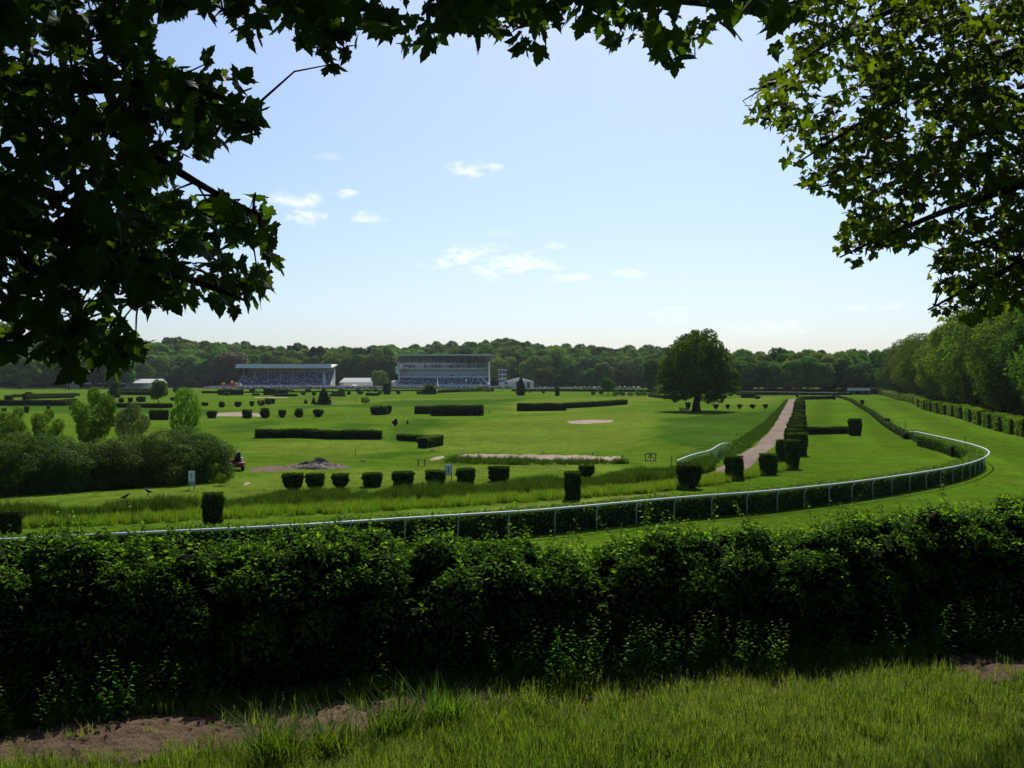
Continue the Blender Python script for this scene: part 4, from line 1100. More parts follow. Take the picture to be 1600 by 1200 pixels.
def grandstand_low():
    px0, px1, d = 378, 520, 700
    c = at((px0 + px1) / 2, d); W = (px1 - px0) / FPX * d / 2
    z = lambda py, dd=d: EYE - (py - HY) / FPX * dd - c.z
    t = thing('low_grandstand', 'long low grandstand with pale flat roof packed with spectators', 'grandstand', c)
    MB().box(-W, W, 8, 8.6, 0, z(575)).build('back_wall', M['concrete'], t)
    st = MB(); n = 13
    for i in range(n):
        st.box(-W + .5, W - .5, -9 + i * 1.25, 8, 1.2 + i * .72, 1.2 + (i + 1) * .72)
    st.build('seating_tier', M['seat_blue'], t)
    MB().box(-W, W, -9.6, -9.2, 0, 2.2).build('front_wall', M['cream'], t)
    rf = MB().hexa([(-W - 1.5, -11, z(575.5)), (W + 1.5, -11, z(575.5)), (W + 1.5, 10, z(571)), (-W - 1.5, 10, z(571)), (-W - 1.5, -11.4, z(574.6)), (W + 1.5, -11.4, z(574.6)), (W + 1.5, 10, z(569)), (-W - 1.5, 10, z(569))]).build('roof', M['roof_light'], t)
    MB().hexa([(-W - 1.6, -11.8, z(575.6)), (W + 1.6, -11.8, z(575.6)), (W + 1.6, -11.45, z(575.6)), (-W - 1.6, -11.45, z(575.6)), (-W - 1.0, -10.9, z(569.2)), (W + .6, -10.9, z(569.2)), (W + .6, -10.6, z(569.2)), (-W - 1.0, -10.6, z(569.2))]).build('fascia', M['roof_light'], rf)
    for s in (-1, 1):
        MB().hexa([(s * W - .3, -9.4, 0), (s * W + .3, -9.4, 0), (s * W + .3, 8, 0), (s * W - .3, 8, 0), (s * W - .3, -9.4, 2.6), (s * W + .3, -9.4, 2.6), (s * W + .3, 8, z(577)), (s * W - .3, 8, z(577))]).build('side_wall', M['cream'], t)
    col = MB().box(-.2, .2, -.2, .2, 0, z(573)).mesh('column', M['steel'])
    for i in range(8): ob('column', col, t, (-W + 2 + i * (2 * W - 4) / 7, -3, 0))
    pane = MB().box(-.75, .75, 7.85, 7.98, 0, 1.1).mesh('window', M['white'])  # bright windows: their light put into the pane colour as white
    for i in range(7):
        for j in range(3): ob('window', pane, t, (-W * .72 + i * W * .245 + (j - 1) * 2.0, 0, z(581.2)))
    MB().hexa([(W - 5, -9, 1), (W - 3, -9, 1), (W - 3, 4, 1), (W - 5, 4, 1), (W - 5, -9, 1.8), (W - 3, -9, 1.8), (W - 6, 4, 11), (W - 8, 4, 11)]).build('stair', M['cream'], t)
    P = []
    r = np.random.default_rng(41)
    for i in range(n):
        for k in range(int(W * 2 * 1.25)):
            if r.uniform() < .80: P.append((c.x - W + 1 + r.uniform(0, 2 * W - 2), c.y - 9 + i * 1.25 + .6, c.z + 1.2 + (i + 1) * .72 - .55))
    return P
def grandstand_tall():
    px0, px1, d = 624, 764, 700
    c = at((px0 + px1) / 2, d); W = (px1 - px0) / FPX * d / 2
    z = lambda py: EYE - (py - HY) / FPX * d - c.z
    t = thing('tall_grandstand', 'tall three-storey grandstand with a wide tilted cantilever roof', 'grandstand', c)
    MB().box(-W, W, 12, 12.8, 0, z(560)).build('back_wall', M['cream'], t)
    for s in (-1, 1): MB().hexa([(s * W - .5, -2, 0), (s * W + .5, -2, 0), (s * W + .5, 12, 0), (s * W - .5, 12, 0), (s * W - .5, -6, z(566)), (s * W + .5, -6, z(566)), (s * W + .5, 12, z(562)), (s * W - .5, 12, z(562))]).build('side_wall', M['cream'], t)
    rf = MB().hexa([(-W + 1, -14, z(556.4)), (W + 3.2, -14, z(556.4)), (W + 1, 14, z(566)), (-W - 3.5, 4, z(567)), (-W + 1, -14, z(554.6)), (W + 3.2, -14, z(554.6)), (W + 1, 14, z(564)), (-W - 3.5, 4, z(565.6))]).build('roof', M['roof_dark'], t)
    MB().box(-W + 1, W + 3.2, -14.3, -14.02, z(556.4), z(554.4)).build('fascia', M['roof_light'], rf)
    MB().hexa([(-W - 3.7, 3.6, z(567)), (-W - 3.4, 4.2, z(567)), (-W + 1.2, -14, z(556.4)), (-W + .9, -14.4, z(556.4)), (-W - 3.7, 3.6, z(565.4)), (-W - 3.4, 4.2, z(565.4)), (-W + 1.2, -14, z(554.4)), (-W + .9, -14.4, z(554.4))]).build('fascia', M['roof_light'], rf)
    g = MB().tube([(0, -13, z(557.5)), (0, -4, z(562)), (0, 11, z(567))], [.15, .35, .5], 5).mesh('girder', M['steel'])
    for i in range(13): ob('girder', g, rf, (-W + 2.5 + i * (2 * W - 4) / 12, 0, 0))
    # upper glazed floor
    MB().box(-W + .5, W - .5, 4, 12, z(577.5), z(576)).build('floor_slab', M['concrete'], t)
    MB().box(-W + .5, W - .5, 0, 12, z(590.5), z(589)).build('floor_slab', M['concrete'], t)
    MB().box(-W + .5, W - .5, -9, 12, z(603.5), z(602)).build('floor_slab', M['concrete'], t)
    MB().box(-W + .5, W - .5, 3.2, 3.5, z(577.4), z(574.5)).build('balustrade', M['cream'], t)
    MB().box(-W + .5, W - .5, -.6, -.35, z(590.4), z(587.5)).build('balustrade', M['cream'], t)
    MB().box(-W + .5, W - .5, -9.6, -9.3, z(603.4), z(600.6)).build('balustrade', M['cream'], t)
    pane = MB().box(-1.15, 1.15, 11.7, 11.95, 0, 2.6).mesh('window', M['glass'])
    lit = MB().box(-1.15, 1.15, 11.7, 11.95, 0, 2.6).mesh('window', M['white'])  # white panes: brightness of lit windows put into the colour
    for i in range(22):
        x = -W + 3.5 + i * (2 * W - 7) / 21
        ob('window', lit if i in (3, 4, 6, 10, 11, 15, 16) else pane, t, (x, -.0, z(575.0)))
        ob('window', pane, t, (x, -4, z(587)))
    MB().box(-W + .5, W - .5, 7.6, 7.68, z(589), z(577.6)).build('inner_wall', M['cream'], t)
    col = MB().box(-.25, .25, -.25, .25, 0, z(563)).mesh('column', M['cream'])
    for i in range(9): ob('column', col, t, (-W + 2 + i * (2 * W - 4) / 8, 3.0, 0))
    colg = MB().box(-.3, .3, -.3, .3, 0, z(603.4)).mesh('column', M['concrete'])
    for i in range(13): ob('column', colg, t, (-W + 1.5 + i * (2 * W - 3) / 12, -8, 0))
    st = MB(); n = 9
    for i in range(n): st.box(-W + .6, W - 2, -9 + i * 1.0, .0, z(602) + i * .52, z(602) + (i + 1) * .52)
    st.build('seating_tier', M['seat_blue'], t)
    MB().box(-W - 2.2, -W - .5, -3, 4, z(584), z(572)).build('side_balcony', M['cream'], t)
    MB().hexa([(W - 1, -9, z(602)), (W + 1, -9, z(602)), (W + 1, 0, z(602)), (W - 1, 0, z(602)), (W - 1, -9, z(600)), (W + 1, -9, z(600)), (W - 5, 0, z(589)), (W - 7, 0, z(589))]).build('stair', M['cream'], t)
    MB().box(8.2, 9.2, 8, 9, z(556), z(552)).build('roof_vent', M['steel'], rf)
    P = []; r = np.random.default_rng(42)
    for i in range(n):
        for k in range(int(W * 2 * 1.2)):
            if r.uniform() < .85: P.append((c.x - W + 1 + r.uniform(0, 2 * W - 3), c.y - 9 + i + .5, c.z + z(602) + (i + 1) * .52 - .5))
    for k in range(70): P.append((c.x + r.uniform(-W + 2, W - 2), c.y + r.uniform(.4, 3), c.z + z(589)))
    for k in range(45): P.append((c.x + r.uniform(-W + 2, W - 2), c.y + r.uniform(4.4, 7), c.z + z(576)))
    return P
P = grandstand_low() + grandstand_tall()
r = np.random.default_rng(43)
for k in range(2300):
    px = r.uniform(330, 795) if k % 3 else r.uniform(372, 620); d = r.uniform(652, 686) if px < 640 else r.uniform(668, 688)
    q = at(px, d); P.append((q.x, q.y, q.z))
for k in range(900):
    q = at(r.uniform(372, 800), r.uniform(612, 660)) if k > 80 else at(r.uniform(385, 600), r.uniform(560, 645)); P.append((q.x, q.y, q.z))
P = np.array(P)
scatter('crowd', P, r.uniform(0, 6.28, len(P)), r.uniform(.9, 1.05, len(P)), CROWD, r.integers(0, 6, len(P)), 'distant crowd of racegoers filling both grandstands and the lawn before them', 'crowd')

def tower():
    c = at(785, 690); z = lambda py: EYE - (py - HY) / FPX * 690 - c.z
    t = thing('judges_tower', 'slim pale judges tower with flat roof right of the tall grandstand', 'tower', c)
    MB().box(-2.4, 2.4, -2.4, 2.4, 0, z(580)).build('wall', M['cream'], t)
    MB().box(-3.6, 3.6, -3.4, 3.4, z(578.4), z(577)).build('roof', M['roof_light'], t)
    for py in (585.5, 592): MB().box(-3.0, 3.0, -3.0, 3.0, z(py), z(py - .6)).build('floor_slab', M['roof_light'], t)
    pane = MB().box(-.95, .95, -2.5, -2.405, 0, 1.6).mesh('window', M['glass'])
    for py in (583.8, 590, 597):
        for x in (-1.2, 1.2): ob('window', pane, t, (x, 0, z(py)))
    for x in (-2.6, 2.6):
        for y in (-2.6, 2.6): MB().box(x - .12, x + .12, y - .12, y + .12, z(580), z(578.4)).build('post', M['steel'], t)
tower()

def marquee(label, px0, px1, ytop, yeave, d, gable_front=False, depth=12, open_front=True):
    c = at((px0 + px1) / 2, d); W = (px1 - px0) / FPX * d / 2; z = lambda py: EYE - (py - HY) / FPX * d - c.z
    t = thing('marquee', label, 'marquee', c, 0, 'white marquees')
    ze, zt = z(yeave), z(ytop)
    if gable_front:
        MB().hexa([(-W, -depth / 2, ze), (0, -depth / 2, ze), (0, depth / 2, ze), (-W, depth / 2, ze), (-W, -depth / 2, ze + .15), (0, -depth / 2, zt), (0, depth / 2, zt), (-W, depth / 2, ze + .15)]).build('roof_slope', M['tent'], t)
        MB().hexa([(.002, -depth / 2, ze), (W, -depth / 2, ze), (W, depth / 2, ze), (.002, depth / 2, ze), (.002, -depth / 2, zt), (W, -depth / 2, ze + .15), (W, depth / 2, ze + .15), (.002, depth / 2, zt)]).build('roof_slope', M['tent'], t)
    else:
        MB().hexa([(-W - .4, -depth / 2, ze), (W + .4, -depth / 2, ze), (W + .4, depth / 2, ze), (-W - .4, depth / 2, ze), (-W + 2, -.1, zt), (W, -.1, zt), (W, .1, zt), (-W + 2, .1, zt)]).build('roof', M['tent'], t)
    n = 8
    leg = MB().box(-.1, .1, -.1, .1, 0, ze).mesh('post', M['white'])
    for i in range(n + 1):
        for y in (-depth / 2 + .2, depth / 2 - .2): ob('post', leg, t, (-W + 2 * W * i / n, y, 0))
    MB().box(-W, W, depth / 2 - .45, depth / 2 - .35, 0, ze).build('back_wall', M['tent'], t)
    MB().box(-W - .05, -W + .05, -depth / 2 + .4, depth / 2 - .5, 0, ze).build('side_wall', M['tent'], t)
    if not open_front:
        for i in range(n):
            MB().box(-W + 2 * W * i / n + .25, -W + 2 * W * (i + 1) / n - .25, -depth / 2 + .15, -depth / 2 + .25, .2, ze - .3).build('wall_panel', M['tent'] if i % 3 else M['glass'], t)
marquee('white gabled marquee at the far left lawn', 203, 255, 592, 598.5, 650, depth=14)
marquee('white marquee with a long bright roof between the two grandstands', 533, 581, 590.5, 597.5, 690, depth=12)
marquee('white marquee with a wide gable facing the course right of the tower', 788, 834, 589.5, 596, 660, True, 12, False)
marquee('low white tent half hidden below the hanging leaves', 108, 122, 595.5, 597.5, 640, depth=6)
marquee('low white tent left of the tall grandstand steps', 612, 622, 594, 596.5, 700, depth=6)
hut = thing('ticket_hut', 'small pale flat-roofed hut before the gabled marquee', 'hut', at(792, 640))
MB().box(-2, 2, -1.5, 1.5, 0, 2.2).build('wall', M['panel_grey'], hut); MB().box(-2.3, 2.3, -1.8, 1.8, 2.2, 2.45).build('roof', M['tent'], hut); MB().box(-.6, .6, -1.6, -1.505, .9, 1.8).build('window', M['glass'], hut)

def parasol(label, px, d, s=1.0):
    t = thing('parasol', label, 'parasol', at(px, d), 0, 'white parasols', (s, s, s))
    MB().tube([(0, 0, -.1), (0, 0, 2.9)], .05, 7).build('pole', M['steel'], t)
    MB().lathe([(2.3, 2.1), (2.32, 2.2), (1.2, 2.65), (.02, 3.0)], 8).build('canopy', M['tent'], t)
for i, (px, d) in enumerate([(140, 636), (152, 640), (161, 634), (187, 640), (196, 636)]):
    parasol('%s from the left of the white parasols before the left wood' % ORD[i], px, d, 1.4)
parasol('white parasol on the lawn before the crowd between the grandstands', 554, 600)
def flag(label, px, yt, d, kind):
    c = at(px, d); h = EYE - (yt - HY) / FPX * d - c.z
    t = thing('flagpole', label, 'flag', c, 0, 'white flags before the tall grandstand')
    MB().tube([(0, 0, -.1), (0, 0, h)], [.07, .05], 7).build('pole', M['white'], t)
    if kind: MB().hexa([(.06, -.02, h * .12), (1.15, -.02, h * .14), (1.15, .02, h * .14), (.06, .02, h * .12), (.06, -.02, h * .98), (.35, -.02, h * .97), (.35, .02, h * .97), (.06, .02, h * .98)]).build('banner', M['tent'], t)
    else: MB().hexa([(.06, -.02, h * .78), (.8, -.02, h * .76), (.8, .02, h * .76), (.06, .02, h * .78), (.06, -.02, h * .98), (.7, -.02, h * .96), (.7, .02, h * .96), (.06, .02, h * .98)]).build('banner', M['tent'], t)
flag('tall white feather flag left before the tall grandstand', 683, 590, 650, 1)
flag('slim flagpole with a small white flag before the tall grandstand', 727.5, 592, 650, 0)
flag('short white feather flag before the right end of the tall grandstand', 750.5, 599, 650, 1)
flag('short white feather flag midway before the tall grandstand', 705.5, 598, 650, 0)

def castle():
    t = thing('bouncy_castle', 'red and yellow inflatable castle left of the long low grandstand', 'inflatable', at(359, 668))
    MB().box(-5, 5, -2.5, 2.5, 0, .8).build('base', M['yellow'], t)
    MB().box(-4.6, 4.6, 1.6, 2.2, .8, 3.0).build('back_wall', M['red'], t)
    MB().box(-4.6, 4.6, -2.3, -1.9, .8, 1.6).build('front_wall', M['red'], t)
    for x in (-4.4, 4.4):
        for y in (-2.1, 2.0):
            q = MB().lathe([(.01, .8), (.55, .8), (.55, 3.2), (.01, 3.2)], 8, (x, y, 0)).build('tower', M['orange'], t); MB().lathe([(.7, 3.2), (.01, 4.2)], 8, (x, y, 0)).build('cone_roof', M['yellow'], q)
    q = MB().lathe([(.01, 3), (.9, 3), (.9, 4.0), (.01, 4.0)], 8, (.8, 1.9, 0)).build('tower', M['orange'], t); MB().lathe([(1.1, 4.0), (.01, 5.4)], 8, (.8, 1.9, 0)).build('cone_roof', M['yellow'], q)
castle()
t = thing('pagoda_tent', 'small blue and white pagoda tent at the corner of the long low grandstand', 'tent', at(374.5, 668))
MB().lathe([(1.9, 2.1), (1.2, 2.7), (.4, 3.6), (.02, 4.6)], 8).build('roof', M['blue'], t)
for x in (-1.3, 1.3):
    for y in (-1.3, 1.3): MB().box(x - .06, x + .06, y - .06, y + .06, 0, 2.2).build('post', M['white'], t)

# parked cars
def car_parts():
    body = MB(); xs = [-2.1, -2.05, -1.4, -.9, .6, 1.25, 2.0, 2.12]
    lo = [.35, .28, .26, .26, .26, .26, .28, .38]; hi = [.72, .86, .92, .94, .93, .90, .74, .6]
    def prism(mb, prof, w0, w1):
        n = len(prof)
        V = [(x, -w0 if z < .95 else -w1, z) for x, z in prof] + [(x, w0 if z < .95 else w1, z) for x, z in prof]
        Q = [(i, (i + 1) % n, n + (i + 1) % n, n + i) for i in range(n)]
        T = [(0, i + 1, i) for i in range(1, n - 1)] + [(n, n + i, n + i + 1) for i in range(1, n - 1)]
        mb._add(V, Q, T)
    prism(body, [(-2.1, .35), (-1.9, .26), (1.9, .26), (2.12, .4), (2.05, .66), (1.2, .9), (-1.6, .93), (-2.08, .85)], .86, .86)
    cab = MB(); prism(cab, [(-1.75, .935), (1.0, .9), (.35, 1.42), (-1.15, 1.46), (-1.6, 1.3)], .82, .66)
    roof = MB().box(-1.1, .3, -.62, .62, 1.44, 1.5)
    wheel = MB().tube([(0, -.1, 0), (0, .1, 0)], .31, 14)
    return body, cab.mesh('window_glass', M['glass']), roof, wheel.mesh('wheel', M['black'])
CB, CG, CR, CW = car_parts()
CBM = [CB.mesh('body', m) for m in CAR]; CRM = [CR.mesh('roof', m) for m in CAR]
def car(label, p, rz, k, group):
    t = thing('parked_car', label, 'car', p, rz, group)
    ob('body', CBM[k], t); ob('window_glass', CG, t); ob('roof', CRM[k], t)
    for x in (-1.3, 1.3):
        for y in (-.8, .8): ob('wheel', CW, t, (x, y, .31))
for i in range(9):
    q = at(322 + i * 5.0, 664 - i * 6.0)
    car('%s parked car from the left in the slanting line left of the long low grandstand' % ORD[i], q, 1.2 + random.uniform(-.1, .1), (1, 1, 0, 0, 1, 0, 2, 1, 1)[i], 'slanting line of parked cars')
for i in range(24):
    q = at(838 + i * 6.9 + random.uniform(-1.5, 1.5), 628 + (i % 2) * 9 + random.uniform(-3, 3))
    car('%s from the left of the cars parked in the shade under the wood' % ORD[i], q, random.choice([0, 1.57, 1.4]), random.choice([0, 0, 1, 1, 2, 3, 4]), 'cars parked under the wood')
car('white car glimpsed at the wood edge left of the great tree', at(986, 612), 0.2, 0, 'cars parked under the wood')

# long banner board at the head of the straight
c = at(1342, 398); t = thing('banner_board', 'long pale banner board on posts at the far head of the straight', 'sign', c)
zz = lambda py: EYE - (py - HY) / FPX * 398 - c.z
w = 18 / FPX * 398
MB().box(-w, w, -.06, .06, zz(610.4), zz(606.2)).build('panel', M['banner'], t)
r = random.Random(4)
for i in range(16):
    x = -w + .5 + i * (2 * w - 1) / 16; MB().box(x, x + .33, -.075, -.062, zz(609.2), zz(608.0) + r.uniform(-.1, .1)).build('letter_mark', M['steel'], t)
for x in (-w + .3, -w * .4, w * .3, w - .3): MB().box(x - .08, x + .08, .07, .2, -.1, zz(606.4)).build('post', M['steel'], t)

# ------------------------------------------------------------------ small things on the course
def course_sign(label, px, y0, y1, ybot, wpx, lower, posts):
    p = G(px, ybot); k = p.y / FPX; z = lambda y: (ybot - y) * k; w = wpx * k / 2
    t = thing('course_sign', label, 'sign', p, 0, 'golf course signs')
    MB().box(-w, w, -.02, .02, z(y1), z(y0)).build('board', M['sign_white'], t)
    hgt_ = z(y0) - z(y1); b = z(y1)
    # emblem: a rounded leafy crest over a dark standing figure
    crest = [(-.30 * w, b + hgt_ * .62), (-.12 * w, b + hgt_ * .52), (.18 * w, b + hgt_ * .53), (.48 * w, b + hgt_ * .62), (.5 * w, b + hgt_ * .72), (.2 * w, b + hgt_ * .82), (-.2 * w, b + hgt_ * .78)]
    MB().poly([(x, -.024, zz_) for x, zz_ in crest]).build('crest', M['emblem'], t)
    fig = [(0, b + hgt_ * .22), (.10 * w, b + hgt_ * .24), (.16 * w, b + hgt_ * .36), (.42 * w, b + hgt_ * .42), (.3 * w, b + hgt_ * .5), (.1 * w, b + hgt_ * .5), (-.1 * w, b + hgt_ * .47), (-.06 * w, b + hgt_ * .36)]
    MB().poly([(x, -.027, zz_) for x, zz_ in fig]).build('figure_mark', M['dark_metal'], t)
    MB().box(-.6 * w, .6 * w, -.026, -.0225, b + hgt_ * .13, b + hgt_ * .165).build('line_mark', M['steel'], t)
    MB().box(-w, w, -.05, -.0205, b, b + .03).build('lower_ledge', M['white'], t)
    if lower: MB().box(-w, w, -.02, .02, z(lower[1]), z(lower[0])).build('lower_panel', M['panel_grey'], t)
    for s in posts: MB().box(s * w - .03, s * w + .03, .021, .08, -.1, z(y0 + .5)).build('post', M['panel_grey'], t)
course_sign('white golf sign on two grey legs in front of the willows', 299, 736, 752.8, 766, 9, (753.6, 758.6), (-.95, .95))
course_sign('white golf sign on a thin post between the tubby clipped bushes', 700.5, 725.5, 742.5, 757, 9.5, None, (-1.05, 1.05))

def mower():
    p = G(366, 735.5); k = p.y / FPX
    t = thing('ride_on_mower', 'dark red ride-on mower half hidden beside the willows', 'mower', p, .15)
    MB().hexa([(-.75, -.7, .3), (.8, -.7, .3), (.8, .25, .3), (-.75, .25, .3), (-.75, -.7, .66), (.8, -.7, .66), (.8, .25, .7), (-.75, .25, .7)]).build('grass_box', M['red'], t)
    MB().hexa([(-.5, .3, .35), (.5, .3, .35), (.42, 1.6, .35), (-.42, 1.6, .35), (-.5, .3, .95), (.5, .3, .95), (.34, 1.55, .82), (-.34, 1.55, .82)]).build('body', M['red'], t)
    MB().hexa([(-.45, -.25, .72), (.1, -.25, .72), (.1, .2, .72), (-.45, .2, .72), (-.5, -.3, .86), (.15, -.3, .92), (.12, .2, .92), (-.45, .2, .86)]).build('hood', M['red'], t)
    MB().hexa([(.0, -.1, .95), (.5, -.1, .95), (.5, .35, .95), (.0, .35, .95), (.02, -.16, 1.45), (.48, -.16, 1.45), (.48, -.02, 1.5), (.02, -.02, 1.5)]).build('seat', M['black'], t)
    MB().tube([(.25, .95, .9), (.25, .8, 1.2)], .03, 7).build('steering_column', M['dark_metal'], t)
    MB().lathe([(.2, 0), (.22, .02), (.2, .04)], 12, (.25, .78, 1.2)).build('steering_wheel', M['black'], t)
    wh = MB().tube([(-.12, 0, 0), (.12, 0, 0)], .32, 16).mesh('wheel', M['black'])
    for x, y in ((-.66, 0), (.66, 0), (-.55, 1.3), (.55, 1.3)): ob('wheel', wh, t, (x, y, .3))
    MB().box(.45, .62, -.05, .3, .75, 1.05).build('arm_rest', M['white'], t)
mower()

def footbridge():
    p = G(1017, 720.5); k = p.y / FPX; t = thing('footbridge_rail', 'small arched wooden footbridge rail with slanting braces in the ditch', 'footbridge', p)
    x = lambda px: (px - 1017) * k; z = lambda py: (720.5 - py) * k
    for px in (1008.5, 1016.3, 1024.6): MB().tube([(x(px), 0, -.1), (x(px), 0, z(709.2))], .045, 7).build('post', M['wood'], t)
    MB().tube([(x(1006.5), 0, z(711.2)), (x(1010), 0, z(709.2)), (x(1014), 0, z(708.2)), (x(1019), 0, z(708)), (x(1023), 0, z(709)), (x(1026), 0, z(710.4))], .05, 7).build('arched_rail', M['wood'], t)
    for a, b in ((1011, 1016), (1022.5, 1017)): MB().tube([(x(a), .02, z(719.5)), (x(b), .02, z(709.6))], .035, 6).build('brace', M['wood'], t)
    MB().box(x(1006), x(1025.5), .08, .7, -.05, .06).build('deck', M['wood'], t)
footbridge()

def stake(label, px, yt, yb, r, mat, name='marker_post', group=None):
    p = G(px, yb); k = p.y / FPX; h = (yb - yt) * k
    t = thing(name, label, 'post', p, 0, group)
    MB().tube([(0, 0, -.05), (random.uniform(-.04, .04), 0, h)], [r, r * .9], 7).build('shaft', M[mat], t)
    MB().lathe([(r, h), (r * 1.15, h + .02), (r * .8, h + .06), (.001, h + .07)], 7).build('cap', M[mat], t)
    return t, h
for px, yt, yb, r, mt, lb in [(1395, 655, 670, .035, 'dark_metal', 'leftmost thin dark pole above the thin low hedge'), (1405.5, 659, 670, .03, 'dark_metal', 'middle thin dark pole above the thin low hedge'),
                              (1414.5, 659, 680, .04, 'dark_metal', 'thin dark pole where the white rail ends'), (1508.5, 682, 704, .04, 'dark_metal', 'dark pole inside the bend of the white rail'),
                              (501, 667, 672.5, .06, 'white', 'white marker stake behind the long left hedge'), (543.5, 647, 658.5, .07, 'sign_white', 'white marker stake on the rough before the wide block bush'),
                              (555.5, 703, 714, .03, 'dark_metal', 'thin dark stake on the slope above the row of bushes'), (556, 620, 630, .05, 'wood', 'thin brown stake on the far rough'),
                              (1049.5, 714, 721, .05, 'wood', 'short dark post left of the short white rail'), (973, 711, 716, .05, 'wood', 'short post at the right end of the long bunker'),
                              (747, 708, 712, .04, 'dark_metal', 'short dark peg above the left end of the long bunker'), (848, 705, 711, .04, 'dark_metal', 'short dark peg above the middle of the long bunker'),
                              (926, 707, 712, .04, 'dark_metal', 'short dark peg above the right part of the long bunker'), (765, 642, 647, .08, 'wood', 'tiny dark post right of the broad hedge block'),
                              (1151, 677, 682, .05, 'wood', 'short dark post in the rough beside the sand track'), (1048.5, 724, 730, .05, 'wood', 'short dark post in the rough grass by the broad bush')]:
    stake(lb, px, yt, yb, r, mt)
for px, yt, yb, lb in [(507, 673, 680, 'orange marker flag before the long left hedge'), (407, 626, 634.5, 'orange marker flag on a small clipped bush beyond the bunker'), (301, 609, 618, 'orange and white marker flag seen through the birch')]:
    p = G(px, yb) - Vector((0, .9, 0)); p.z = hz(p.x, p.y); k = p.y / FPX; h = (yb - yt) * k + .1
    t = thing('marker_flag', lb, 'flag', p, 0, 'orange marker flags')
    MB().tube([(0, 0, -.05), (0, 0, h)], .03, 6).build('pole', M['white'], t)
    MB().hexa([(.03, -.01, h * .55), (.55, -.01, h * .68), (.55, .01, h * .68), (.03, .01, h * .55), (.03, -.01, h * .98), (.55, -.01, h * .82), (.55, .01, h * .82), (.03, .01, h * .98)]).build('cloth', M['orange'], t)
t = thing('tee_marker', 'small dark wooden bench frame on the fairway above the tubby bushes', 'bench', G(658.5, 728))
for x in (-.26, .26): MB().box(x - .04, x + .04, -.12, .12, -.02, .5).build('leg', M['wood'], t)
MB().box(-.34, .34, -.16, .16, .5, .56).build('seat', M['wood'], t)
for i, (px, py) in enumerate([(568, 721.5), (676, 704.5), (627, 759), (912.5, 734)]):
    me = MB().lathe([(.001, 0), (.10, .02), (.14, .07), (.1, .13), (.001, .15)], 9).mesh('pale_stone', M['sand'])
    tag(ob('pale_stone', me, None, G(px, py), scl=(1.8, 1, 1)), ['pale stone on the slope left of the bare patch', 'pale stone at the foot of the short sunlit hedge', 'pale stone at the foot of the fifth tubby bush', 'white stone beside the small round bush'][i], 'stone', 'pale stones')

def skin_body(name, J, E, mat, parent=None, loc=(0, 0, 0), rz=0, root=0):
    """one continuous body grown over a skeleton"""
    me = bpy.data.meshes.new(name); me.from_pydata([j[:3] for j in J], E, []); me.materials.append(mat)
    o = ob(name, me, parent, loc, (0, 0, rz))
    md = o.modifiers.new('skin', 'SKIN')
    for i, j in enumerate(J): me.skin_vertices[0].data[i].radius = (j[3], j[3]); me.skin_vertices[0].data[i].use_root = (i == root)
    o.modifiers.new('sub', 'SUBSURF').levels = 1; o.modifiers['sub'].render_levels = 2
    return o
SIT = [(0, 0, .14, .15), (0, .02, .40, .15), (0, .0, .58, .13), (0, -.02, .68, .055), (0, -.04, .80, .10), (0, -.03, .9, .08), (.13, -.25, .34, .085), (.15, -.55, .08, .055), (.15, -.7, .06, .05), (-.13, -.25, .36, .085),
       (-.15, -.5, .08, .055), (-.15, -.66, .06, .05), (.22, -.05, .56, .06), (.26, -.2, .36, .045), (.12, -.34, .40, .035), (-.22, -.05, .56, .06), (-.27, -.2, .36, .045), (-.12, -.34, .42, .035)]
SITE = [(0, 1), (1, 2), (2, 3), (3, 4), (4, 5), (0, 6), (6, 7), (7, 8), (0, 9), (9, 10), (10, 11), (2, 12), (12, 13), (13, 14), (2, 15), (15, 16), (16, 17)]
for i, (px, c, lb) in enumerate([(1062.5, (.06, .06, .08), 'person in dark clothes sitting leftmost of three under the great tree'), (1067, (.10, .07, .06), 'person in brownish clothes sitting in the middle under the great tree'), (1071, (.05, .07, .12), 'person in bluish clothes sitting nearest the trunk of the great tree')]):
    o = skin_body('person', SIT, SITE, solid('clothes_%d' % i, c, .9), None, G(px, 642.3), (.4, -.3, .1)[i]); tag(o, lb, 'person', 'people sitting under the great tree')
    hair = MB().lathe([(.11, .80), (.115, .88), (.08, .96), (.001, .99)], 10, (0, -.01, 0)).build('hair', M['black'], o)
BRD = [(0, .20, .15, .03), (0, .10, .19, .05), (0, 0, .22, .075), (0, -.10, .27, .06), (0, -.15, .33, .04), (0, -.19, .35, .042), (0, -.25, .345, .012), (.03, 0, .12, .014), (.03, -.01, .02, .01), (.03, -.06, .012, .01), (-.03, 0, .12, .014), (-.03, -.01, .02, .01), (-.03, -.06, .012, .01)]
for i, (px, py, rz, lb) in enumerate([(195, 783, 1.9, 'nearer of the two black crows on the grass below the willows'), (232, 774, -1.2, 'farther of the two black crows on the grass below the willows')]):
    o = skin_body('crow', BRD, [(0, 1), (1, 2), (2, 3), (3, 4), (4, 5), (5, 6), (2, 7), (7, 8), (8, 9), (2, 10), (10, 11), (11, 12)], M['black'], None, G(px, py), rz, 2); tag(o, lb, 'bird', 'crows on the grass'); o.scale = (1.2, 1.2, 1.2)
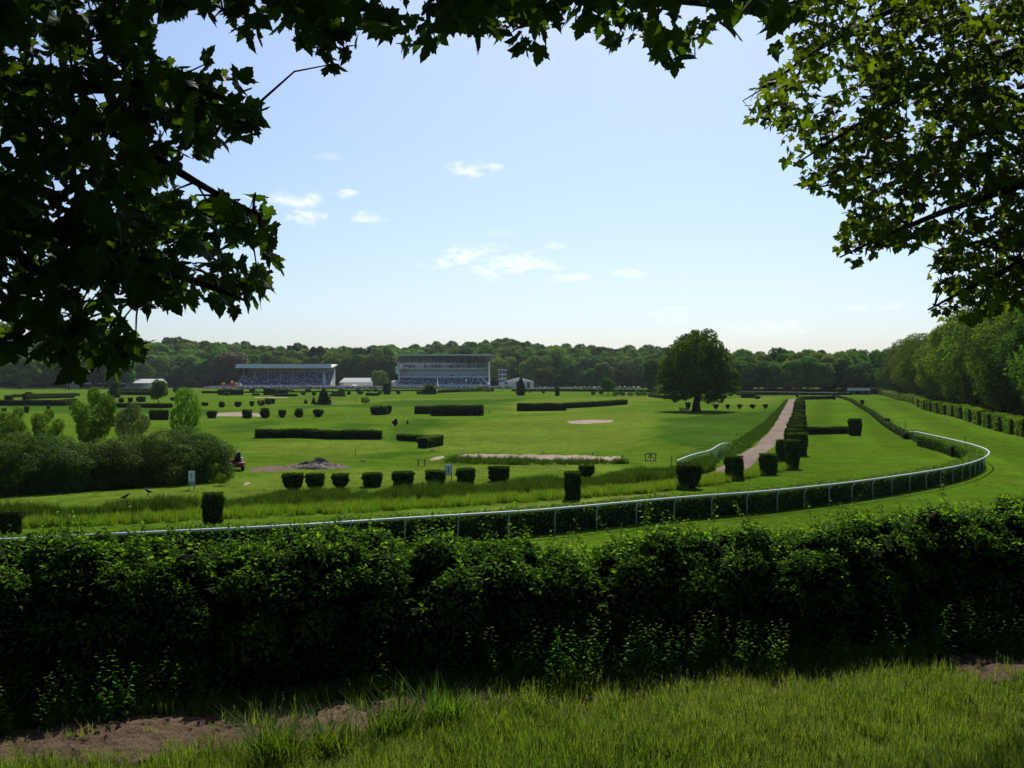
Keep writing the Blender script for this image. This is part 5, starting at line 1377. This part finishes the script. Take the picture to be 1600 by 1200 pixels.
# ------------------------------------------------------------------ rough grass bands on the course
def band_points(lo, hi, dens, seed):
    """points between two ground lines (given in photograph pixels)"""
    r = np.random.default_rng(seed)
    A = np.array([G(*p)[:2] for p in lo]); B = np.array([G(*p)[:2] for p in hi])
    P = []
    for i in range(len(A) - 1):
        L = np.linalg.norm(A[i + 1] - A[i]); W = (np.linalg.norm(B[i] - A[i]) + np.linalg.norm(B[i + 1] - A[i + 1])) / 2
        n = int(L * W * dens); s = r.uniform(size=n)[:, None]; t = r.uniform(size=n)[:, None]
        P.append((A[i] * (1 - s) + A[i + 1] * s) * (1 - t) + (B[i] * (1 - s) + B[i + 1] * s) * t)
    P = np.concatenate(P)
    P = P + r.normal(size=P.shape) * .12
    return np.column_stack([P, hgt(P[:, 0], P[:, 1])])
GR = [grass_clump('rough_tuft', M['rough_blade'], 800 + i, 36, .5, .22, .022, 1, M['grass_seed'], .5) for i in range(3)]
GD = [grass_clump('weed_tuft', M['weed'], 810 + i, 36, .62, .25, .03, 0, M['grass_seed'], .5) for i in range(3)]
r = np.random.default_rng(90)
P = band_points([(-150, 838), (0, 829), (170, 821), (335, 812), (520, 803), (700, 793), (890, 780), (1000, 772), (1110, 759), (1165, 749), (1240, 733)],
                [(-150, 824), (0, 817), (170, 811), (335, 801), (520, 792), (700, 783), (890, 771), (1000, 762), (1110, 748), (1165, 741), (1240, 727)], 16, 91)
scatter('rough_grass', P, r.uniform(0, 6.28, len(P)), r.uniform(.55, 1.05, len(P)), GR, r.integers(0, 3, len(P)), 'pale unmown grass strip between the race track and the golf course', 'grass')
P = band_points([(-150, 822), (0, 815), (170, 808), (335, 800), (520, 791), (700, 782), (890, 769), (1000, 757), (1060, 748), (1110, 737)],
                [(-150, 812), (0, 806), (170, 799), (335, 789), (520, 778), (700, 768), (890, 757), (1000, 745), (1060, 735), (1110, 726)], 13, 92)
scatter('weed_strip', P, r.uniform(0, 6.28, len(P)), r.uniform(.6, 1.25, len(P)) * (1 + .25 * np.sin(P[:, 0] * .9)), GD, r.integers(0, 3, len(P)), 'taller dark weeds growing behind the pale unmown strip', 'weeds')
P = band_points([(1072, 730), (1110, 714), (1150, 690), (1190, 664), (1212, 644), (1228, 626)], [(1104, 736), (1146, 715), (1178, 696), (1202, 671), (1217, 649), (1231, 625)], 1.6, 93)
scatter('verge_grass', P, r.uniform(0, 6.28, len(P)), r.uniform(.25, .7, len(P)), GD, r.integers(0, 3, len(P)), 'long grass on the bank left of the sand track', 'grass')
P = band_points([(690, 724), (820, 727), (980, 725)], [(715, 716), (830, 720), (975, 722)], 5, 96)
scatter('patchy_rough', P, r.uniform(0, 6.28, len(P)), r.uniform(.4, .9, len(P)), GD, r.integers(0, 3, len(P)), 'fringe of long grass before the long stony bunker', 'grass')

TF = [grass_clump('turf_tuft', M['grass_dark'] if i % 2 else M['grass'], 860 + i, 14, .10, .16, .018, 0, None, .9) for i in range(4)]
_n = 26000
_d = r.uniform(36 ** .5, 120 ** .5, _n) ** 2; _x = r.uniform(-.56, .56, _n) * _d
_q = np.sin(_x * .7 + _d * .23) + np.sin(_x * .31 - _d * .61 + 2) + .8 * np.sin(_x * 1.9 + _d * 1.3); _k = r.uniform(size=_n) < np.clip(.35 + .35 * _q, .03, 1); _x, _d = _x[_k], _d[_k]
_sk = in_poly(np.column_stack([_x, _d]), GP([(1100, 741), (1128, 728), (1150, 713), (1180, 696), (1206, 671), (1232, 671), (1224, 690), (1206, 703), (1186, 718), (1160, 746)])); _x, _d = _x[~_sk], _d[~_sk]
scatter('turf_tufts', np.column_stack([_x, _d, hgt(_x, _d) - .01]), r.uniform(0, 6.28, len(_x)), r.uniform(.5, 1.3, len(_x)), TF, r.integers(0, 4, len(_x)), 'short uneven tufts in the mown turf of the course', 'grass')

# ------------------------------------------------------------------ the bank under the trees: path, wild hedge, grass
def path_y(x): return 9.18 + .258 * x
xs = np.linspace(-9, 11, 60)
strip('dirt_path', [Vector((x, path_y(x) - .56 - .1 * math.sin(x * 1.7), 0)) for x in xs], [Vector((x, path_y(x) + .56 + .08 * math.sin(x * 2.3 + 1), 0)) for x in xs], M['dirt'], .026, 320, 30,
      'trodden earth path along the foot of the wild hedge', relief=.03)

def front_y(x): return 10.02 + .25 * x
def wild_hedge():
    r = np.random.default_rng(55)
    hx = [-12, -5, -2.2, .2, .95, 1.7, 3.0, 4.2, 6.0, 13]; hv = [1.42, 1.43, 1.36, 1.24, 1.08, 1.34, 1.26, 1.36, 1.46, 1.48]
    def top(x): return np.interp(x, hx, hv) + .035 * np.sin(x * 2.7 + 1) + .03 * np.sin(x * 5.3) + .02 * np.sin(x * 9.1 + 2)
    x0 = Vector((0, front_y(0) + .8, hz(0, front_y(0) + .8)))
    t = thing('wild_hedge', 'dense dark wild hedge across the foreground with sunlit leafy top', 'hedge', x0)
    # solid dark core for the woody inside; blocks light, shade put into its colour
    X = np.linspace(-11.5, 13, 110); V = []
    prof = [(.30, 0.0), (.38, .3), (.42, .58), (.55, .74), (.85, .82), (1.1, .74), (1.25, .45), (1.3, 0.0)]
    for x in X:
        for j, (o, k) in enumerate(prof):
            yy = front_y(x) + o + .05 * math.sin(x * 4 + j); V.append((x, yy, hz(x, yy) - .03 + top(x) * k * (1 + .07 * math.sin(x * 3.1 + j * 2))))
    m = len(prof); F = [(i * m + j, (i + 1) * m + j, (i + 1) * m + j + 1, i * m + j + 1) for i in range(len(X) - 1) for j in range(m - 1)]
    me = mesh_np('dark_twig_core', np.array(V) - np.array(x0), np.array(F), M['yew_core']); ob('dark_twig_core', me, t)
    # the bushy masses the hedge is grown together from
    C = []; Rd = []
    for xc in np.arange(-11.3, 12.8, .25):
        Tt = float(top(xc))
        for yo, zf, rr in ((.30, .20, .30), (.26, .46, .31), (.34, .72, .27), (.62, .86, .25), (.98, .86, .26), (1.28, .74, .27), (1.36, .40, .30)):
            if r.uniform() < .03: continue
            cx = xc + r.uniform(-.17, .17); rad = rr * r.uniform(.55, 1.0); cy = front_y(cx) + yo + r.uniform(-.10, .12)
            C.append((cx, cy, hz(cx, cy) + min(Tt * zf + r.uniform(-.08, .08), Tt - rad * .85 + r.uniform(-.05, .05)))); Rd.append(rad)
    C = np.array(C); Rd = np.array(Rd)
    w = Rd ** 2 * np.where((C[:, 0] > -5.8) & (C[:, 0] < 7.2), 1, .3) * np.where(C[:, 1] > front_y(C[:, 0]) + 1.2, .35, 1); w = w / w.sum()
    LP = []; LD = []; got = 0
    while got < 98000:
        k = r.choice(len(C), 12000, p=w); dd = rdir(r, 12000); dd[:, 2] = np.where(dd[:, 2] < -.35, -dd[:, 2], dd[:, 2])
        p = C[k] + dd * Rd[k][:, None] * r.uniform(.72, 1.10, (12000, 1))
        q = np.linalg.norm((p[:, None, :] - C[None]) / Rd[None, :, None], axis=2); q[np.arange(12000), k] = 9
        ok = (q.min(1) > .80) & (p[:, 2] > hgt(p[:, 0], p[:, 1]) + .02)
        ok &= r.uniform(size=12000) < np.clip(.75 + .3 * (np.sin(p[:, 0] * 7 + p[:, 2] * 5) + np.sin(p[:, 0] * 3.1 - p[:, 2] * 9)), .25, 1)
        LP.append(p[ok]); LD.append(dd[ok]); got += ok.sum()
    LP = np.concatenate(LP); LD = np.concatenate(LD); n = len(LP)
    LT = LD * .7 + r.normal(size=(n, 3)) * .7 + np.array([0, 0, -.25]); LN = LD * .45 + np.array([0, -.05, .75]) + r.normal(size=(n, 3)) * .45; LS = r.uniform(.045, .084, n)
    # solid dark blobs standing in for the shaded twiggy inside of each mass
    ico = MB().lathe([(.001, -1), (.55, -.84), (.9, -.42), (1, .05), (.88, .48), (.52, .85), (.001, 1)], 9); tv = np.concatenate(ico.v); tq = np.array(ico.q)
    Rr = np.tile(np.eye(3), (len(C), 1, 1)); V, F = bake(tv, tq, Rr, Rd * .80, C); V = V + r.normal(size=V.shape) * .016
    ob('dark_twig_blobs', mesh_np('dark_twig_blobs', V - np.array(x0), F, M['yew_core']), t)
    # stray shoots standing up out of the top
    SP = []; ST = []; SN = []; SS = []; tw = MB()
    for s in range(520):
        xs_ = r.uniform(-6.5, 8.5); ys_ = front_y(xs_) + r.uniform(.25, 1.3); z0 = hz(xs_, ys_) + float(top(xs_)) - .08
        L_ = r.uniform(.12, .30) if s % 22 else r.uniform(.4, .62); d = unit(np.array([r.normal() * .4, r.normal() * .4 - .1, 1.0])); base = np.array([xs_, ys_, z0]); k = int(L_ / .028); sg = 1
        side = unit(np.cross(d, r.normal(size=3)))
        for j in range(k):
            sg = -sg; u = (j + 1) / k; SP.append(base + d * L_ * u); ST.append(side * sg + d * .5 + r.normal(size=3) * .25); SN.append(np.array([0, 0, 1]) + r.normal(size=3) * .45); SS.append(.075 * (1.15 - .55 * u))
        tw.tube([base - d * .1, base + d * L_], [.004, .002], 3, False)
    for s in range(260):                        # bare stems showing low in the face of the hedge
        xs_ = r.uniform(-6, 7.5); y0 = front_y(xs_) + r.uniform(.02, .3); a = Vector((xs_, y0, hz(xs_, y0) - .02)); tw.tube([a, a + Vector((r.normal() * .12, r.normal() * .06, r.uniform(.3, .8)))], [.009, .004], 4, False)
    LP = np.vstack([LP, np.array(SP)]); LT = unit(np.vstack([LT, np.array(ST)])); LN = unit(np.vstack([LN, np.array(SN)])); LS = np.concatenate([LS, np.array(SS)])
    # every leaf that shows largest is a piece of its own, the rest is one mass
    u = CX + FPX * LP[:, 0] / LP[:, 1]; w = HY + FPX * (EYE - LP[:, 2]) / LP[:, 1]
    view = unit(np.array([0, 0, EYE]) - LP); face = np.abs((LN * view).sum(1))
    score = face * LS / LP[:, 1]
    score[(u < 10) | (u > 1590) | (w < 780) | (w > 960)] = 0
    front = LP[:, 1] < front_y(LP[:, 0]) + .12
    score[~front] *= .35
    big = np.argsort(-score)[:300]
    R = frames(LN, LT); msk = np.ones(len(LP), bool); msk[big] = False
    V, F = bake(LEAF_V, LEAF_F, R[msk], LS[msk], LP[msk] - np.array(x0))
    fo = ob('foliage', mesh_np('foliage', V, F, M['hedge_leaf'], False), t); fo['kind'] = 'stuff'
    leaf = mesh_np('leaf', np.array(LEAF_V), np.array(LEAF_F), M['hedge_leaf'])
    for i in big:
        o = ob('leaf', leaf, t); Mx = Matrix([list(R[i][k]) for k in range(3)]).to_4x4(); o.matrix_basis = Matrix.Translation(Vector(LP[i]) - x0) @ Mx @ Matrix.Scale(LS[i], 4)
    tw2 = tw.mesh('twigs', M['bark']); tw2.transform(Matrix.Translation(-x0)); o = ob('twigs', tw2, t); o['kind'] = 'stuff'
wild_hedge()

NEAR = [grass_clump('grass_clump', M['grass'], 820 + i, 16, .165, .09, .0075, 4 if i < 3 else 0, M['grass_seed'], .6) for i in range(4)]
NEARD = [grass_clump('grass_clump', M['grass_dark'], 830 + i, 18, .20, .09, .010, 0, None, .6) for i in range(2)]
def near_grass():
    r = np.random.default_rng(66); P = []
    n = 42000
    x = r.uniform(-6.5, 8.0, n); y = r.uniform(5.0, 12.2, n)
    py = path_y(x)
    off = y - py                                          # metres beyond the middle of the path
    nz = np.sin(x * 1.9 + y * 1.3) + np.sin(x * 4.1 - y * 2.7 + 1) + .7 * np.sin(x * 8.3 + y * 6.1)
    pr = np.where(off < -.45, 1.0, np.where(off < .45, .025, .5))
    mid = np.clip((x + 1.5) / .9, 0, 1) * np.clip((4.6 - x) / .7, 0, 1)        # grown over in the middle
    pr = np.maximum(pr, np.where((off > -.6) & (off < .6), mid * np.where(off < .0, .75, .22), 0))
    pr = np.where((x < -2.3) & (off < -.42), .62, pr)
    pr = pr * np.clip(.85 + .22 * nz, .12, 1)
    pr = np.where((x > 4.5) & (off > -1.0) & (off < .6), pr * .06, pr)
    pr[y > front_y(x) + .35] = 0
    k = r.uniform(size=n) < pr; x, y, off, nz = x[k], y[k], off[k], nz[k]
    S = r.uniform(.55, 1.1, len(x)) * np.where(off > .45, 1.05, 1) * (1 + .18 * nz / 2)
    idx = np.where(r.uniform(size=len(x)) < .30, r.integers(4, 6, len(x)), r.integers(0, 4, len(x)))
    dark = np.sin(x * .9 + 2) + np.sin(y * 1.7 + x) > .7; idx = np.where(dark & (r.uniform(size=len(x)) < .6), r.integers(4, 6, len(x)), idx)
    P = np.column_stack([x, y, hgt(x, y)])
    scatter('meadow_grass', P, r.uniform(0, 6.28, len(P)), S, NEAR + NEARD, idx, 'long seeding meadow grass in the foreground', 'grass')
    # nettles and weeds at the foot of the hedge
    pro = []
    for i in range(3):
        LP = []; LT = []; LN = []; LS = []
        for s in range(5):
            a = r.uniform(0, 6.28); bx, by = .12 * math.cos(a), .12 * math.sin(a); h = r.uniform(.3, .6)
            for j in range(14):
                u = (j + 1) / 14; c = j * 1.57 + r.uniform(-.4, .4)
                LP.append((bx * (1 + u), by * (1 + u), h * u)); LT.append((math.cos(c), math.sin(c), .1)); LN.append((r.normal() * .3, r.normal() * .3, 1)); LS.append(.075 * (1.15 - .6 * u))
        V, F = bake(LEAF_V, LEAF_F, frames(np.array(LN, float), np.array(LT, float)), np.array(LS), np.array(LP)); pro.append(mesh_np('weed', V, F, M['hedge_leaf']))
    n = 420; x = r.uniform(-6, 7.5, n); y = front_y(x) - r.uniform(-.05, .42, n)
    keep = r.uniform(size=n) < np.clip(.25 + .5 * np.sin(x * 1.3 + .4) + .45 * (np.abs(x - 2.6) < 1.1), .06, 1); x, y = x[keep], y[keep]
    scatter('hedge_foot_weeds', np.column_stack([x, y, hgt(x, y)]), r.uniform(0, 6.28, len(x)), r.uniform(.6, 1.15, len(x)), pro, r.integers(0, 3, len(x)), 'weeds and nettles along the foot of the wild hedge', 'weeds')
near_grass()
def tuft(label, px, yb, h, seed):
    d = 3.0 / ((yb - HY) / FPX); x = (px - CX) / FPX * d
    me = grass_clump('blades', M['tuft'], seed, 260, h * 1.05, .17, .012, 0, None, 1.15)
    m2 = grass_clump('seed_stalks', M['grass'], seed + 50, 10, h * .9, .13, .006, 2, M['grass_seed'], .5)
    t = thing('grass_tuft', label, 'grass tuft', (x, d, hz(x, d)), 0, 'tall grass tufts by the path')
    ob('blades', me, t)['kind'] = 'stuff'; ob('seed_stalks', m2, t)['kind'] = 'stuff'
tuft('tall arching grass tuft on the path, leftmost of the tufts', 432, 1196, .50, 851)
tuft('bushy grass tuft just right of the leftmost tuft', 520, 1184, .42, 852)
tuft('upright dark grass tuft at the hedge foot, third from the left', 612, 1160, .44, 853)
tuft('slender grass tuft at the hedge foot, rightmost of the tufts', 690, 1145, .40, 854)

# ------------------------------------------------------------------ the two maples that frame the view
MT_NEAR = [maple_template(.16, .12), maple_template(.28, .22), maple_template(.08, .30)]
MT_FAR = [maple_template(.16, .12, MAPLE_S), maple_template(.28, .22, MAPLE_S), maple_template(.08, .30, MAPLE_S)]
def maple(name, label, base, trunk, limbs, poly, n, dr, size, mat, seed, upper, leaves_big=300, group='maples framing the view', sparse=None):
    r = np.random.default_rng(seed)
    MT = MT_NEAR if dr[0] < 6 else MT_FAR
    base = Vector(base)
    t = thing(name, label, 'tree', base, 0, group)
    MB().tube([Vector(p) - base for p, _ in trunk], [q for _, q in trunk], 12).build('trunk', M['bark'], t, smooth=True)
    LW = []
    for lb in limbs:
        W = [Vector(trunk[-1 if k_ else -2][0]) for k_ in (1,)] + [at3(*p) for p in lb]
        for _ in range(2): W = [W[0]] + [q for a, b in zip(W, W[1:]) for q in (a.lerp(b, .3), a.lerp(b, .7))] + [W[-1]]
        m = len(W); MB().tube([w - base for w in W], [max(.008, .075 * (1 - i / m) ** 1.1) for i in range(m)], 7).build('branch', M['bark'], t, smooth=True)
        LW += W
    LA = np.array([tuple(w) for w in LW])
    # sprays of leaves on twigs springing from the branches
    P = []; T = []; N_ = []; tw = MB(); pol = np.array(poly, float)
    lo, hi = pol.min(0), pol.max(0); pool = []
    while len(P) < n:
        if not len(pool):
            pool = r.uniform(lo, hi, (4000, 2)); pool = list(pool[in_poly(pool, pol)])
        c = pool.pop()
        d = r.uniform(*dr); C = np.array(at3(c[0], c[1], d))
        if sparse is not None and r.uniform() < sparse(c[0], c[1]): continue
        i = np.argmin(np.linalg.norm(LA - C, axis=1) + r.uniform(0, .3, len(LA))); a = LA[i]
        if r.uniform() < .8 and np.linalg.norm(C - a) < .5: tw.tube([a, (a + C) / 2 + r.normal(size=3) * .06 + np.array([0, 0, .05]), C], [.008, .005, .003], 4, False)
        k = r.integers(5, 10); out = unit(C - a + 1e-6)
        q = C + r.normal(size=(k, 3)) * np.array([.15, .15, .09]) * size / .15
        q = q[in_poly(np.column_stack([CX + FPX * q[:, 0] / q[:, 1], HY + FPX * (EYE - q[:, 2]) / q[:, 1]]), pol)]
        for p in q:
            P.append(p); T.append(out * .35 + np.array([0, 0, -.75]) + r.normal(size=3) * .5); N_.append(r.normal(size=3) * .75 + np.array([0, 0, .7]) + out * .2)
    P = np.array(P); T = unit(np.array(T)); N_ = unit(np.array(N_)); S = size * r.uniform(.6, 1.2, len(P))
    R = frames(N_, T)
    u = CX + FPX * P[:, 0] / P[:, 1]; w = HY + FPX * (EYE - P[:, 2]) / P[:, 1]
    view = unit(np.array([0, 0, EYE]) - P); sc = np.abs((N_ * view).sum(1)) * S / P[:, 1]; sc[(u < 5) | (u > 1595) | (w < 5)] = 0
    big = np.argsort(-sc)[:leaves_big]; msk = np.ones(len(P), bool); msk[big] = False
    vs = r.integers(0, 3, len(P)); VV = []; FF = []; o0 = 0; B = np.array(base)
    for k in range(3):
        q = msk & (vs == k); V, F = bake(MT[k][0], MT[k][1], R[q], S[q], P[q] - B); VV.append(V); FF.append(F + o0); o0 += len(V)
    # the crown above and behind, out of sight overhead, that shades what hangs below it
    if len(upper):
        Nu = len(upper); nr = unit(r.normal(size=(Nu, 3)) * .6 + np.array([0, 0, 1])); V, F = bake(LEAF_V, LEAF_F, frames(nr, r.normal(size=(Nu, 3))), np.full((Nu, 1), 1.0) * np.array([[1.9, 1.2, 1.2]]) * .22, upper - B)
        VV.append(V); FF.append(F + o0)
    fo = ob('foliage', mesh_np('foliage', np.vstack(VV), np.vstack(FF), mat), t); fo['kind'] = 'stuff'
    me = [mesh_np('leaf', MT[k][0], MT[k][1], mat) for k in range(3)]
    for i in big:
        o = ob('leaf', me[vs[i]], t); o.matrix_basis = Matrix.Translation(Vector(P[i]) - base) @ Matrix([list(R[i][k]) for k in range(3)]).to_4x4() @ Matrix.Scale(S[i], 4)
    m2 = tw.mesh('twigs', M['bark']); m2.transform(Matrix.Translation(-base)); ob('twigs', m2, t)['kind'] = 'stuff'

def overhead(seed, n, c, rad, keep_low=.42, px_lim=None):
    """crown volume kept above what the view takes in"""
    r = np.random.default_rng(seed); out = []
    tot = 0
    cs = np.array(c) + r.normal(size=(260, 3)) * np.array(rad) * .5
    while tot < n:
        p = cs[r.integers(0, len(cs), n)] + r.normal(size=(n, 3)) * .42
        ok = ((p[:, 2] - EYE) > keep_low * np.maximum(p[:, 1], 0) + .35) & (p[:, 2] > EYE + 1.6)
        out.append(p[ok]); tot += ok.sum()
    return np.concatenate(out)[:n]

LEFT = [(-260, -90), (1275, -90), (1262, 22), (1212, 78), (1190, 35), (1150, 20), (1120, 62), (1095, 55), (1070, 80), (1045, 106), (1022, 96), (1020, 55), (985, 55), (960, 72), (945, 55), (925, 30), (870, 58), (842, 92), (815, 90), (800, 55), (770, 45),
        (740, 50), (710, 30), (680, 62), (660, 72), (635, 78), (610, 55), (570, 45), (548, 78), (525, 112), (505, 105), (480, 75), (455, 48), (430, 32), (400, 58), (378, 52), (355, 36), (330, 22), (290, 20), (262, 36), (240, 78), (280, 95), (320, 92),
        (360, 108), (385, 130), (410, 152), (408, 178), (392, 200), (395, 218), (372, 214), (350, 208), (338, 240), (315, 262), (292, 248), (268, 272), (290, 290), (330, 302), (380, 308), (415, 308), (428, 340), (446, 372), (440, 400), (424, 425),
        (418, 452), (392, 468), (386, 488), (350, 490), (338, 474), (310, 476), (270, 476), (230, 476), (196, 488), (212, 518), (240, 540), (228, 553), (200, 566), (186, 588), (165, 556), (150, 572), (128, 590), (122, 560), (90, 568), (60, 556), (20, 560), (-260, 600)]
RIGHT = [(1236, -70), (1246, 18), (1256, 40), (1236, 60), (1216, 86), (1188, 112), (1176, 150), (1164, 168), (1168, 184), (1202, 206), (1216, 235), (1230, 250), (1242, 280), (1240, 304), (1262, 310), (1290, 300), (1320, 310), (1334, 326), (1307, 356), (1302, 385),
         (1308, 412), (1340, 418), (1360, 402), (1400, 392), (1452, 378), (1470, 390), (1452, 430), (1466, 450), (1466, 480), (1442, 490), (1480, 497), (1520, 500), (1560, 490), (1600, 474), (1820, 500), (1820, -70)]
lb = (-6.2, 2.6)
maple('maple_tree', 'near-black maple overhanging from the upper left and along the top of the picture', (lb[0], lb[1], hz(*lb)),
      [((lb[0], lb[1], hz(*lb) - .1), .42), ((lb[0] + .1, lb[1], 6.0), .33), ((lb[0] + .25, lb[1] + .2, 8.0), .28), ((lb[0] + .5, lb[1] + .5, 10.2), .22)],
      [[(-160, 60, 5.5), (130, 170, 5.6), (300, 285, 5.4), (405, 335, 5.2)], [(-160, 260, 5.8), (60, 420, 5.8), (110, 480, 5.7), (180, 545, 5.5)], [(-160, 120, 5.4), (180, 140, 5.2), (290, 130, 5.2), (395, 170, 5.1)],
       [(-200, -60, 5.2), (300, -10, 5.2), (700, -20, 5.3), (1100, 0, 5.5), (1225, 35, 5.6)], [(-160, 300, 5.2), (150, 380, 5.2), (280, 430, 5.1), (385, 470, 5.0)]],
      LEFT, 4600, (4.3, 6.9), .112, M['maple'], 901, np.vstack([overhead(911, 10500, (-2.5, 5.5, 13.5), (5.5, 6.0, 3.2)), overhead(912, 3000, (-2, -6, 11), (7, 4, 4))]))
rb = (10.5, 8.5)
def gap(px, py):
    if math.sin(px * .045 + py * .02) + math.sin(py * .05 - px * .017 + 1) + .6 * math.sin(px * .09 + py * .11) < -.95 and px < 1560: return .85
    return .75 if (1275 < px < 1350 and 125 < py < 190) or (1480 < px < 1540 and 285 < py < 320) else .25 if px < 1320 else .12
maple('maple_tree', 'sunlit green maple reaching in from the upper right with thin branches showing', (rb[0], rb[1], hz(*rb)),
      [((rb[0], rb[1], hz(*rb) - .1), .36), ((rb[0] - .1, rb[1], 6.2), .28), ((rb[0] - .3, rb[1] + .2, 8.2), .22), ((rb[0] - .6, rb[1] + .4, 10.4), .16)],
      [[(1760, 40, 10), (1480, 105, 10), (1340, 195, 9.8), (1245, 255, 9.6)], [(1760, -30, 10.5), (1450, -10, 10.3), (1300, 60, 10), (1190, 140, 9.8)], [(1760, 240, 9.8), (1540, 305, 9.6), (1400, 360, 9.4), (1312, 402, 9.2)],
       [(1760, 340, 9.2), (1560, 425, 9), (1450, 484, 8.8)], [(1760, 130, 10.8), (1520, 210, 10.8), (1400, 270, 10.4), (1260, 296, 10)]],
      RIGHT, 10000, (8.3, 12.2), .100, M['maple_lit'], 902, np.vstack([overhead(913, 4200, (8.8, 10.5, 13.6), (2.6, 3.0, 2.2), .44), overhead(914, 2600, (8, -3, 11.5), (4, 3, 3))]), sparse=gap)

# ------------------------------------------------------------------ summer haze over the whole place
def haze(density):
    mb = MB().box(-1900, 1900, -140, 1900, -2.5, 62)
    m = bpy.data.materials.new('haze_air'); nt, N, L = nodes_of(m)
    out = N.new('ShaderNodeOutputMaterial'); v = N.new('ShaderNodeVolumePrincipled')
    v.inputs['Color'].default_value = (0.80, 0.88, 1.0, 1); v.inputs['Density'].default_value = density; v.inputs['Anisotropy'].default_value = 0.25
    L.new(v.outputs[0], out.inputs['Volume'])
    o = mb.build('haze', m); tag(o, 'thin bluish summer haze over the whole racecourse', 'haze', None, 'stuff')
haze(0.00004)
